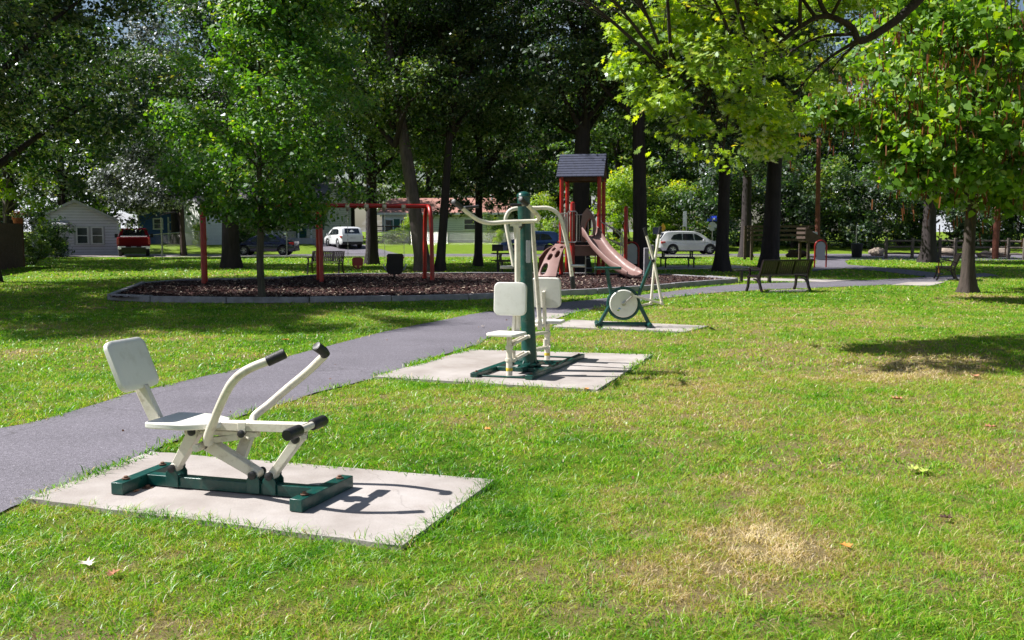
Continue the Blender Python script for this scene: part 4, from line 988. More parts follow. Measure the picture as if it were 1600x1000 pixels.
    for s, (u1, u2, u3) in enumerate((((939, 347), (971, 364), (972.5, 404)), ((947, 350.5), (968, 367), (968.5, 404)))):
        yy = 34.9 + s * .9; Q = lambda p: at(p[0], p[1], yy)
        lo = Q(u3); lo.z = MZ; tp = Q(u2)
        m = MB(); m.tube(spline([Q(u1), Q(((u1[0] + u2[0]) / 2, (u1[1] + u2[1]) / 2 - .5)), tp, V3((tp.x + .05, tp.y, tp.z - .25)), V3((tp.x + .05, tp.y, lo.z + .3)), V3((tp.x + .05, tp.y, lo.z))], 5), .024, 10)
        l0 = Q((u1[0] + 2, u1[1] + 22)); m.tube([Q(u1) + Z * -.02, l0, V3((tp.x + .05, tp.y, tp.z - .42))], .021, 10); m.build('handrail', 'steel', t)
    m = MB()
    for i in range(5):
        c = P(W + .35 + i * .24, W * .7, DZ - .2 - i * .21); m.box(c, (.26, .8, .05), rz=math.atan2(e1.y, e1.x))
    for bb in (.28, 1.02): m.bar(P(W + .05, bb, DZ - .1), P(W + 1.45, bb, .12), .05, .12)
    m.build('stairs', 'brown_plastic', t)
playground()
def arch_sign(name, px, pyb, w, h, label, panel, frame, yaw=0.0):
    g = G(px, pyb); t = thing(name, label, 'sign', (g.x, g.y, 0), yaw)
    m = MB()
    pts = [(-w / 2, 0, -.05)] + [(-w / 2, 0, h - w / 2)] + [(-w / 2 * math.cos(R(a)), 0, h - w / 2 + w / 2 * math.sin(R(a))) for a in range(15, 166, 15)] + [(w / 2, 0, h - w / 2), (w / 2, 0, -.05)]
    m.tube(pts, .034, 10); m.build('frame', frame, t)
    k = w / 2 - .06; pts = [(-k, -.012, h * .30), (-k, -.012, h - w / 2)] + [(-k * math.cos(R(a)), -.012, h - w / 2 + k * math.sin(R(a))) for a in range(15, 166, 15)] + [(k, -.012, h - w / 2), (k, -.012, h * .30)]
    MB().prism(pts, (0, .02, 0)).build('panel', panel, t)
    m = MB()
    for s in (-1, 1):
        for z in (.42, .72): m.box((s * (w / 2 - .045), -.015, h * z), (.05, .03, .05))
    m.build('clip', frame, t)
arch_sign('arched_sign', 986.5, 427, .56, 1.24, 'dark red arched frame sign with grey panel standing between slide and tree trunk', 'panel_grey', 'dark_red_paint')
arch_sign('arched_sign', 1281.5, 418, .54, 1.25, 'bright red arched frame sign with grey panel beside the side path at right', 'panel_grey', 'red_paint')
# grey balance posts next to the slide
def stump_posts():
    g = G(1012, 439); t = thing('panel_posts', 'pair of grey weathered upright posts standing right of the slide end', 'posts', (g.x, g.y, 0))
    MB().box((-.06, 0, .55), (.16, .14, 1.12)).build('post', 'timber_grey', t, bevel=.015); MB().box((.13, .02, .60), (.13, .14, 1.22)).build('post', 'timber_grey', t, bevel=.015)
    MB().tube(spline([(-.2, -.05, 0), (-.27, -.05, .12), (-.22, -.05, .3)], 4), .02, 8).build('hook', 'black_rubber', t)
stump_posts()
# ------------------------------------------------------------------ benches, tables, grill
def bench(name, label, p, yaw, L=1.55, group='metal park benches'):
    t = thing(name, label, 'bench', (p.x, p.y, .02), yaw, group)   # local: x along, +y is the sitting side
    def iron(x):
        m = MB(); w = .055
        def strip(pts, th=.05):
            pts = spline(pts, 5)
            for i in range(len(pts) - 1):
                a, b = V3(pts[i]), V3(pts[i + 1]); d = (b - a).normalized(); m.bar(a - d * .004, b + d * .004, w, th, up=(0, d.z * -1, d.y) if abs(d.y) + abs(d.z) > 0 else (0, 0, 1))
        strip([(x, -.10, 0), (x, -.02, .14), (x, .02, .30), (x, .02, .42), (x, -.05, .60), (x, -.12, .80), (x, -.16, .86)], .06)
        strip([(x, .56, 0), (x, .50, .14), (x, .48, .30), (x, .46, .40)], .055)
        strip([(x, .02, .34), (x, .14, .40), (x, .3, .415), (x, .46, .41), (x, .52, .38)], .05)
        strip([(x, -.04, .58), (x, .1, .64), (x, .28, .655), (x, .42, .63), (x, .50, .60)], .035)
        strip([(x, .44, .61), (x, .42, .52), (x, .43, .43)], .03)
        strip([(x, .0, .20), (x, .12, .31), (x, .26, .34)], .03)
        m.build('end_frame', 'bench_brown', t)
    for x in (-L / 2, L / 2): iron(x)
    m = MB()
    m.tube([(-L / 2 - .03, -.155, .855), (L / 2 + .03, -.155, .855)], .026, 10); m.bar((-L / 2, -.005, .47), (L / 2, -.005, .47), .03, .03)
    for x in (-L / 6, L / 6): m.bar((x, -.005, .46), (x, -.135, .85), .03, .03)
    n = int(L / .075)
    for i in range(n):
        x = -L / 2 + .07 + i * (L - .14) / (n - 1)
        m.bar((x, .015, .47), (x, -.125, .85), .062, .008, up=(0, 1, .3))
    m.build('backrest', 'bench_brown', t)
    m = MB(); m.tube([(-L / 2, .515, .425), (L / 2, .515, .425)], .022, 8)
    for i in range(n):
        x = -L / 2 + .07 + i * (L - .14) / (n - 1); m.bar((x, .03, .435), (x, .50, .435), .05, .008)
    m.build('seat', 'bench_brown', t)
bd = G(1262, 455) - G(1187, 457.5)
bench('park_bench', 'dark brown metal slatted bench seen from behind beside the path', (G(1262, 455) + G(1187, 457.5)) / 2, math.atan2(bd.y, bd.x), bd.length)
bench('park_bench', 'dark bench in deep shade behind the near right tree trunk', G(1487, 439) + V3((.3, .55, 0)), math.atan2(.9, .35), 1.6)
bl = G(512, 428); bench('park_bench', 'thin black bench beyond the wood chip bed behind the middle swing legs', V3((bl.x, bl.y, 0)), R(172), 1.25)
def low_bench():
    g = G(1180, 441.5); t = thing('backless_bench', 'low black backless bench just left of and beyond the slatted park bench', 'bench', (g.x, g.y, 0), R(-4))
    MB().box((0, 0, .40), (1.35, .36, .05)).build('seat', 'dark_bench', t, bevel=.01)
    for s in (-1, 1):
        m = MB(); m.box((s * .45, 0, .19), (.07, .3, .38)); m.build('leg', 'dark_bench', t, bevel=.008)
low_bench()
def picnic(name, label, p, yaw, L=1.9, slab=False):
    t = thing(name, label, 'picnic table', (p.x, p.y, .02), yaw, 'dark picnic tables')
    m = MB()
    for i in range(5): m.box((0, -.29 + i * .145, .74), (L, .135, .04))
    m.build('tabletop', 'dark_bench', t, bevel=.005)
    for s in (-1, 1):
        m = MB()
        for i in range(2): m.box((0, s * (.62 + i * .14), .44), (L - .1, .13, .04))
        m.build('bench_seat', 'dark_bench', t, bevel=.005)
    for s in (-1, 1):
        m = MB(); x = s * (L / 2 - .35); m.box((x, -.55, .2), (.06, .07, .42)); m.box((x, .55, .2), (.06, .07, .42)); m.box((x, 0, .40), (.06, 1.5, .05)); m.box((x, -.2, .56), (.06, .07, .34)); m.box((x, .2, .56), (.06, .07, .34)); m.box((x, 0, .70), (.06, .6, .04))
        m.build('leg_frame', 'dark_bench', t)
p = G(1062, 419); picnic('picnic_table', 'long dark picnic table on a concrete slab in front of the white parked car', V3((p.x, p.y + .7, 0)), R(2), 2.0)
p = G(793, 426); picnic('picnic_table', 'dark picnic table in shade behind the green exercise post', V3((p.x, p.y + .6, 0)), R(8), 1.3)
def grill():
    g = G(777.5, 427); t = thing('charcoal_grill', 'black park charcoal grill box on a single post beside the shaded picnic table', 'grill', (g.x, g.y, 0))
    MB().cyl((0, 0, 0), (0, 0, .88), .04).build('post', 'black_bin', t)
    m = MB(); m.box((0, 0, .90), (.44, .36, .03)); 
    for a, b, c in (((-.205, 0, 1.02), (.03, .36, .25), 0), ((.205, 0, 1.02), (.03, .36, .25), 0), ((0, .165, 1.02), (.38, .03, .25), 0), ((0, -.165, .98), (.38, .03, .14), 0)): m.box(a, b)
    m.build('firebox', 'black_bin', t, bevel=.005)
grill()
# ------------------------------------------------------------------ fences, poles, signs, bin, rocks
def plank_fence():
    a, b = G(-70, 432), G(37, 417); t = thing('plank_fence', 'tall brown wooden plank fence at the left edge with flower pots on top', 'fence', (b.x, b.y, 0), absolute=True)
    d = (b - a).normalized(); n = int((b - a).length / .145); m = MB(); H = 2.02
    for i in range(n):
        c = a + d * (.0725 + i * .145); h = H + random.uniform(-.012, .012); m.box(c + Z_ * (h / 2), (.138, .022, h), rz=math.atan2(d.y, d.x))
    m.build('planks', 'brown_wood', t, bevel=.003)
    nrm = V3((d.y, -d.x, 0)); m = MB()
    for z in (.4, 1.1, 1.8): m.bar(a - nrm * .04 + Z_ * z, b - nrm * .04 + Z_ * z, .05, .09)
    m.build('rail', 'brown_wood', t)
    m = MB(); c = b - nrm * 0.0 + d * .05; m.box(c + Z_ * 1.03, (.1, .1, 2.06), rz=math.atan2(d.y, d.x)); m.build('post', 'brown_wood', t)
    return a, b, d, H
Z_ = V3((0, 0, 1))
fa, fb, fd, fH = plank_fence()
lab = ['terracotta pot with red flowers at the right end of the plank fence', 'terracotta pot with red flowers, second from the right on the plank fence', 'terracotta pot with red flowers, third from the right on the plank fence']
for i in range(3):
    c = fb - fd * (.22 + i * .40); t = thing('flower_pot', lab[i], 'flower pot', (c.x, c.y, fH + .01), group='flower pots on the plank fence')
    MB().lathe([(.10, 0), (.14, .20), (.165, .20), (.165, .26), (.14, .26), (.13, .22)], (0, 0, 0), 14).build('pot', 'terracotta', t)
    n = 110; cc = rng.normal(0, 1, (n, 3)) * [.12, .12, .09] + [0, 0, .36]; nn = rng.normal(0, 1, (n, 3))
    LEAFQ.append((t, cc, nn))
def rail_fence():
    p0 = G(1384, 399); p1 = G(1470, 400); p2 = G(1620, 402); t = thing('split_rail_fence', 'weathered three rail split wood fence in the shade at the right', 'fence', (p0.x, p0.y, 0), absolute=True)
    line = [G(1384, 404.5), G(1425, 404.5), G(1468, 404.5), G(1492, 405), G(1520, 405), G(1552, 405), G(1575, 405.5), G(1600, 406), G(1640, 406), G(1690, 406)]
    for p in line: MB().box(p + Z_ * .62, (.17, .15, 1.3)).build('post', 'rail_wood', t, bevel=.02)
    for i in range(len(line) - 1):
        for z in (.34, .72, 1.10):
            a, b = line[i], line[i + 1]; MB().tube([a + Z_ * (z + random.uniform(-.03, .03)), a.lerp(b, .5) + Z_ * (z + random.uniform(-.02, .02)), b + Z_ * (z + random.uniform(-.03, .03))], [.05, .062, .05], 7).build('rail', 'rail_wood', t)
rail_fence()
def kiosk():
    a, b = at(1213, 357, 55), at(1264, 357, 55); t = thing('slatted_shelter', 'dark wooden slatted pergola frame on posts behind the bench', 'shelter', (a.x, 55, 0), absolute=True)
    for x in (a.x - 1.4, b.x): 
        for yy in (55, 56.6): MB().box((x, yy, 1.0), (.14, .14, 2.0)).build('post', 'post_wood', t)
    m = MB()
    for z in (1.18, 1.45, 1.72, 1.95): m.box(((a.x - 1.4 + b.x) / 2, 55, z), (b.x - a.x + 1.9, .06, .13))
    m.build('slats', 'post_wood', t)
    m = MB(); m.prism([(b.x - .2, 54.9, 1.9), (b.x + .9, 54.9, 1.2), (b.x + .9, 54.9, .95), (b.x - .2, 54.9, 1.1)], (0, 1.8, 0)); m.build('end_board', 'post_wood', t)
kiosk()
def pole(name, label, pts, r0, r1, mat, cat='pole'):
    p0, p1 = pts; t = thing(name, label, cat, (p0.x, p0.y, p0.z), absolute=True)
    MB().tube([p0, p0.lerp(p1, .5), p1], [r0, (r0 + r1) / 2, r1], 12).build('pole', mat, t); return t
p = G(287, 400); q = at(281, 270, p.y); q2 = p + (q - p) * 1.35
t = pole('utility_pole', 'leaning brown wooden utility pole between the truck and the white house', (p, q2), .17, .13, 'post_wood')
c = p + (q - p) * 1.3; MB().bar(c - V3((1.1, 0, 0)), c + V3((1.1, 0, 0)), .1, .12).build('crossarm', 'post_wood', t)
for k in (-.9, -.3, .3, .9): MB().lathe([(.04, 0), (.06, .04), (.03, .1), (.05, .14), (.02, .18)], c + V3((k, 0, .06)), 8).build('insulator', 'panel_grey', t)
p = at(1277, 398, 58); p.z = 0; q = at(1278.5, 275, 58); q = p + (q - p) * 1.5
t = pole('utility_pole', 'straight reddish wooden utility pole above the bright red arched sign', (p, q), .15, .13, 'red_pole_wood')
m = MB(); bx_ = at(1271.5, 370, 57.7); m.box(bx_, (.42, .2, .62), rz=.3); m.build('utility_box', 'panel_grey', t, bevel=.03)
p = at(1555, 398, 57); p.z = 0; t = pole('wooden_post', 'round reddish brown wooden pole behind the rail fence at the far right', (p, p + V3((0, 0, 6.5))), .19, .16, 'red_pole_wood')
p = G(253.5, 403); t = pole('metal_post', 'thin grey metal post right of the red pickup', (p, V3((p.x, p.y, 2.55))), .035, .035, 'steel', 'post')
MB().box((p.x, p.y, 1.75), (.1, .07, .3)).build('meter_box', 'panel_grey', t)
p = G(448.5, 401); t = pole('metal_post', 'thin grey metal post behind the dark blue sedan tail', (p, V3((p.x, p.y, 1.9))), .03, .03, 'steel', 'post')
def street_sign():
    g = at(1112.5, 385, 73); t = thing('stop_sign', 'back of an octagonal stop sign on a pole with blue street name plates on top', 'sign', (g.x, 73, 0))
    MB().cyl((0, 0, 0), (0, 0, 2.62), .035, n=10).build('pole', 'steel', t)
    r = .36; MB().prism([(r * math.cos(R(22.5 + 45 * k)), -.05, 2.05 + r * math.sin(R(22.5 + 45 * k))) for k in range(8)], (0, .012, 0)).build('octagon_plate', 'sign_grey', t)
    MB().box((-.02, 0, 2.55), (.82, .03, .20), rz=.35).build('name_plate', 'sign_blue', t); MB().box((.05, 0, 2.76), (.6, .03, .18), rz=-.7).build('name_plate', 'sign_blue', t)
street_sign()
def small_signs():
    g = at(1069, 390, 72); t = thing('street_sign', 'tall narrow white sign seen above the roof of the white parked car', 'sign', (g.x, 72, 0))
    MB().cyl((.14, 0, 0), (.14, 0, 2.9), .04, n=8).build('pole', 'steel', t); MB().box((0, -.05, 2.62), (.26, .012, 1.15)).build('plate', 'sign_white', t)
    g = at(1035.5, 390, 71); t = thing('warning_sign', 'small yellow diamond warning sign behind the walker levers', 'sign', (g.x, 71, 0))
    MB().cyl((0, 0, 0), (0, 0, 2.1), .03, n=8).build('pole', 'steel', t); r = .34
    MB().prism([(r * .6, -.04, 1.95), (0, -.04, 1.95 + r), (-r * .6, -.04, 1.95), (0, -.04, 1.95 - r)], (0, .012, 0)).build('plate', 'sign_yellow', t)
    g = at(1026, 390, 70); t = thing('street_sign', 'small dark blue rectangular sign left of the yellow diamond sign', 'sign', (g.x, 70, 0))
    MB().cyl((0, 0, 0), (0, 0, 1.95), .03, n=8).build('pole', 'steel', t); MB().box((0, -.04, 1.72), (.62, .012, .52)).build('plate', 'roof_shingle_blue', t)
small_signs()
def bin_():
    g = G(1338.5, 402.5); t = thing('trash_can', 'black round trash can beside a thin metal post near the side path', 'trash can', (g.x, g.y, 0))
    m = MB(); m.lathe([(.26, 0), (.30, .05), (.36, .8), (.38, .82), (.38, .88), (.30, .92), (.28, .70)], (0, 0, 0), 20); m.build('barrel', 'black_bin', t)
    g = G(1342, 401); t = pole('metal_post', 'thin grey metal post standing behind the black trash can', (V3((g.x, g.y + .6, 0)), V3((g.x, g.y + .6, 2.1))), .035, .035, 'steel', 'post')
bin_()
def rockob(name, label, c, sx, sy, sz, seed, mat='rock'):
    r_ = np.random.default_rng(seed); m = MB(); n, k = 18, 11; vs = []; 
    ph = r_.uniform(0, 6, 6)
    for j in range(k + 1):
        th = math.pi * j / k
        for i in range(n):
            a = 2 * math.pi * i / n; x, y, z = math.sin(th) * math.cos(a), math.sin(th) * math.sin(a), math.cos(th)
            f = 1 + .14 * math.sin(2.3 * x + ph[0] + 3 * z) + .12 * math.sin(3.7 * y + ph[1]) + .08 * math.sin(7 * x + 5 * y + ph[2]) + .05 * math.sin(13 * z + 9 * x + ph[3])
            vs.append((c.x + x * sx * f, c.y + y * sy * f, max(c.z - .05, c.z + sz * .45 + z * sz * .6 * f)))
    m.add(vs, [(j * n + i, j * n + (i + 1) % n, (j + 1) * n + (i + 1) % n, (j + 1) * n + i) for j in range(k) for i in range(n)])
    o = m.build(name, mat, smooth=30); return tag(o, label, 'rock')
rockob('boulder', 'tan boulder lying left of the rail fence end', G(1371, 400), .5, .45, .55, 1)
rockob('boulder', 'tan boulder behind the rail fence at the far right', G(1562, 402), .62, .5, .6, 2)
rockob('boulder', 'pale boulder seen through the rail fence behind the shaded bench', G(1480, 400), .55, .5, .5, 3)
rockob('boulder', 'brown low rock behind the rail fence left of the far pole', G(1538, 403), .4, .4, .4, 6)
rockob('earth_mound', 'dark low mound on the shaded grass behind the park bench', G(1243, 402), .66, .6, .45, 4, 'mulch')
def chain_fence(name, label, pts, H=1.15, step=2.4):
    t = thing(name, label, 'fence', tuple(pts[0]), absolute=True); m = MB(); me = MB()
    for i in range(len(pts) - 1):
        a, b = pts[i], pts[i + 1]; n = max(1, int((b - a).length / step))
        m.cyl(a + Z_ * H, b + Z_ * H, .028, n=8)
        for k in range(n + 1):
            p = a.lerp(b, k / n); MB().cyl(p, p + Z_ * (H + .03), .035, n=8).build('post', 'steel', t)
        L = (b - a).length; g = .16; kk = int(L / g); d = (b - a) / L
        for k in range(-int(H / g), kk):
            for sgn in (1, -1):
                s0, s1 = k * g, k * g + H; z0, z1 = (.0, H) if sgn > 0 else (H, 0.0)
                f0, f1 = max(0, -s0) / H, max(0, s1 - L) / H
                q0 = a + d * (s0 + f0 * H) + Z_ * (z0 + (z1 - z0) * f0); q1 = a + d * (s1 - f1 * H) + Z_ * (z1 - (z1 - z0) * f1)
                if f0 + f1 < .98: me.tube([q0, q1], .0045, 3, cap=False)
    m.build('top_rail', 'steel', t); me.build('mesh_panel', 'steel', t)
y = 79; g1 = lambda px, Y: V3((at(px, 380, Y).x, Y, gz(0, Y)))
chain_fence('chain_link_fence', 'grey chain link fence in front of the blue shed', [g1(233, 72), g1(254, 73.5), g1(312, 76)], 1.3)
chain_fence('chain_link_fence', 'grey chain link fence across the lawn before the orange roofed house', [g1(588, 77), g1(640, 79), g1(700, 80), g1(790, 80.5), g1(850, 81)], 1.15)
# ------------------------------------------------------------------ houses
def win(parent, x, z, w, h, y=-.01, frame='white_trim', panes=2, depth=.06):
    f = MB()
    for a, b, c, d in ((x, z + h / 2 + .05, w + .2, .1), (x, z - h / 2 - .05, w + .26, .1)): f.box((a, y - depth / 2, b), (c, depth, d))
    for s in (-1, 1): f.box((x + s * (w / 2 + .05), y - depth / 2, z), (.1, depth, h))
    f.box((x, y - depth * .35, z), (w, depth * .5, .05))
    fo = f.build('window', frame, parent)
    MB().box((x, y - .008, z), (w, .012, h)).build('pane', 'window_glass', fo)
    return fo
def gable_house(name, label, cat, cx, cy, cz, w, dpt, eave, peak, siding_, roof, yaw=0.0, ridge='y', over=.3, dz=-.3):
    t = thing(name, label, cat, (cx, cy, cz), yaw)
    m = MB()
    if ridge == 'y':
        m.prism([(-w / 2, 0, dz), (w / 2, 0, dz), (w / 2, 0, eave), (0, 0, peak), (-w / 2, 0, eave)], (0, dpt, 0)); m.build('wall', siding_, t)
        r = MB(); sl = (peak - eave) / (w / 2)
        for s in (-1, 1):
            x1 = s * (w / 2 + over); z1 = eave - over * sl
            r.prism([(0, -over, peak + .02), (x1, -over, z1 + .02), (x1, -over, z1 + .16), (0, -over, peak + .18)], (0, dpt + 2 * over, 0))
        rf = r.build('roof', roof, t)
        tr = MB()
        for s in (-1, 1): tr.prism([(0, -over - .03, peak - .03), (s * (w / 2 + over), -over - .03, eave - over * sl - .03), (s * (w / 2 + over), -over - .03, eave - over * sl + .15), (0, -over - .03, peak + .17)], (0, .028, 0))
        tr.build('fascia', 'grey_trim', rf)
    else:
        m.prism([(-w / 2, 0, dz), (-w / 2, dpt, dz), (-w / 2, dpt, eave), (-w / 2, dpt / 2, peak), (-w / 2, 0, eave)], (w, 0, 0)); m.build('wall', siding_, t)
        r = MB(); sl = (peak - eave) / (dpt / 2)
        for y0, yy in ((-over, 1), (dpt + over, -1)):
            r.prism([(-w / 2 - over, y0, eave - over * sl + .02), (-w / 2 - over, dpt / 2, peak + .02), (-w / 2 - over, dpt / 2, peak + .18), (-w / 2 - over, y0, eave - over * sl + .16)], (w + 2 * over, 0, 0))
        rf = r.build('roof', roof, t); MB().box((0, -over - .02, eave - over * sl + .07), (w + 2 * over, .04, .2)).build('fascia', 'white_trim', rf)
    for s in (-1, 1): MB().box((s * (w / 2 - .03), -.012, (eave + dz) / 2), (.12, .03, eave - dz - .05)).build('corner_trim', 'white_trim', t)
    return t
def at0(px, Y): return at(px, 370, Y).x
# small lilac white garage-like house, left
Y = 66.5; t = gable_house('small_house', 'small white clapboard house with double window beside the red pickup', 'house', (at0(57, Y) + at0(180, Y)) / 2, Y, 0, at0(180, Y) - at0(57, Y), 8, 2.38, 3.72, 'siding_lilac', 'roof_grey', over=.16, yaw=R(21))
cxh = (at0(57, Y) + at0(180, Y)) / 2
f = MB(); f.box((at0(138, Y) - cxh, -.02, 1.38), (2.0, .035, 1.32)); f.build('window_surround', 'grey_trim', t)
for px in (128, 149.5): win(t, at0(px, Y) - cxh, 1.38, .62, 1.06, y=-.045)
m = MB(); xd = at0(98, Y) - cxh; m.box((xd, -.5, 2.08), (1.0, 1.0, .1)); m.prism([(xd - .5, -1.0, 2.13), (xd + .5, -1.0, 2.13), (xd + .5, 0, 2.35), (xd - .5, 0, 2.35)], (0, 0, .04)); m.build('door_canopy', 'grey_trim', t)
d = MB(); d.box((xd - .1, -.03, 1.0), (.8, .05, 2.0)); d.build('door', 'door_white', t)
# neighbour's blue shed-house
Y = 84; cx = at0(255, Y); t = gable_house('blue_house', 'deep blue sided house with white trimmed door and windows behind the chain link fence', 'house', cx, Y, gz(0, Y), at0(283, Y) - at0(233, Y) + 1.5, 6, 3.0, 4.6, 'siding_blue', 'roof_grey', ridge='x')
win(t, at0(248, Y) - cx, 1.75, .7, .8); 
m = MB()
for px in (264, 271, 279): m.box((at0(px, Y) - cx, -.03, 1.2), (.14, .05, 2.3))
m.box((at0(271.5, Y) - cx, -.03, 1.9), (1.0, .05, .1)); m.box((at0(271.5, Y) - cx, -.03, 1.1), (1.0, .05, .1)); m.build('door', 'white_trim', t)
# bright white gable corner next to it
Y = 80; t = gable_house('white_shed', 'bright white sided outbuilding right of the blue house', 'shed', at0(302, Y), Y, gz(0, Y), 2.2, 2.6, 3.1, 3.9, 'siding_white', 'roof_grey', over=.1, yaw=R(-38))
# cream house with porch
Y = 86; cx = at0(405, Y); W = at0(512, Y) - at0(313, Y); z0 = gz(0, Y)
t = gable_house('porch_house', 'cream sided house with teal shutters and front porch behind the dark sedan', 'house', cx, Y, z0, W, 9, 3.5, 5.6, 'siding_cream', 'roof_grey', ridge='x', dz=-.6, yaw=R(-8))
for px in (337, 372, 398):
    x = at0(px, Y) - cx; win(t, x, 2.0, .8, 1.3)
    for s in (-1, 1): MB().box((x + s * .68, -.035, 2.0), (.34, .04, 1.45)).build('shutter', 'teal_paint', t)
x = at0(474, Y) - cx; MB().box((x, -.03, 1.55), (.95, .05, 2.1)).build('door', 'teal_paint', t)
for px in (458, 491): win(t, at0(px, Y) - cx, 1.9, .7, 1.2)
MB().box((at0(508, Y) - cx, -.035, 2.0), (.34, .04, 1.6)).build('shutter', 'teal_paint', t)
pc = (at0(462, Y) - cx); pw = at0(505, Y) - at0(418, Y)
m = MB(); m.box((pc, -1.1, .22), (pw, 2.2, .5)); po = m.build('porch', 'grey_trim', t)
for k in range(5): MB().cyl((pc - pw / 2 + .15 + k * (pw - .3) / 4, -2.1, .47), (pc - pw / 2 + .15 + k * (pw - .3) / 4, -2.1, 2.85), .075, n=10).build('column', 'white_trim', po)
m = MB(); m.box((pc, -1.12, 2.95), (pw + .3, 2.5, .2)); m.build('porch_roof', 'roof_grey', po)
m = MB(); m.box((pc - pw * .22, -2.12, 1.35), (pw * .5, .06, .06)); m.box((pc - pw * .22, -2.12, .6), (pw * .5, .06, .06))
for k in range(22): m.box((pc - pw * .46 + k * pw * .48 / 21, -2.12, .97), (.045, .04, .72))
m.build('railing', 'white_trim', po)
m = MB()
for k in range(4): m.box((at0(466, Y) - cx, -2.35 - k * .3, .30 - k * .17), (1.3, .3, .16))
m.build('steps', 'concrete', po)
# ranch house with orange roof
Y = 89; cx = at0(693, Y); W = at0(795, Y) - at0(598, Y); z0 = gz(0, Y)
t = gable_house('ranch_house', 'pale low house with salmon orange roof beyond the swing set', 'house', cx, Y, z0, W, 8, 2.75, 4.1, 'siding_greygreen', 'roof_orange', ridge='x', dz=-.6, over=.4, yaw=R(-9))
MB().box((at0(628, Y) - cx, -.14, 1.1), (at0(658, Y) - at0(598, Y), .25, 3.2)).build('bright_wing', 'siding_white', t)
for px in (607, 632): win(t, at0(px, Y) - cx, 1.6, .7, 1.0, y=-.27)
MB().box((at0(618, Y) - cx, -.3, 1.2), (.9, .05, 2.0)).build('door', 'teal_paint', t)
win(t, at0(735, Y) - cx, 1.7, 1.0, .9)
m = MB(); dx = at0(610, Y) - cx; m.box((dx, -1.5, .55), (3.0, 2.4, .12)); dk = m.build('deck', 'brown_wood', t)
m = MB(); m.box((dx, -2.65, 1.5), (3.0, .06, .1)); m.box((dx, -2.65, 1.1), (3.0, .05, .08))
for k in range(5): m.box((dx - 1.45 + k * .725, -2.65, .9), (.08, .08, 1.3))
m.build('railing', 'brown_wood', dk)
MB().box((0, -.02, -.05), (W - .2, .05, .5)).build('foundation', 'grey_trim', t)
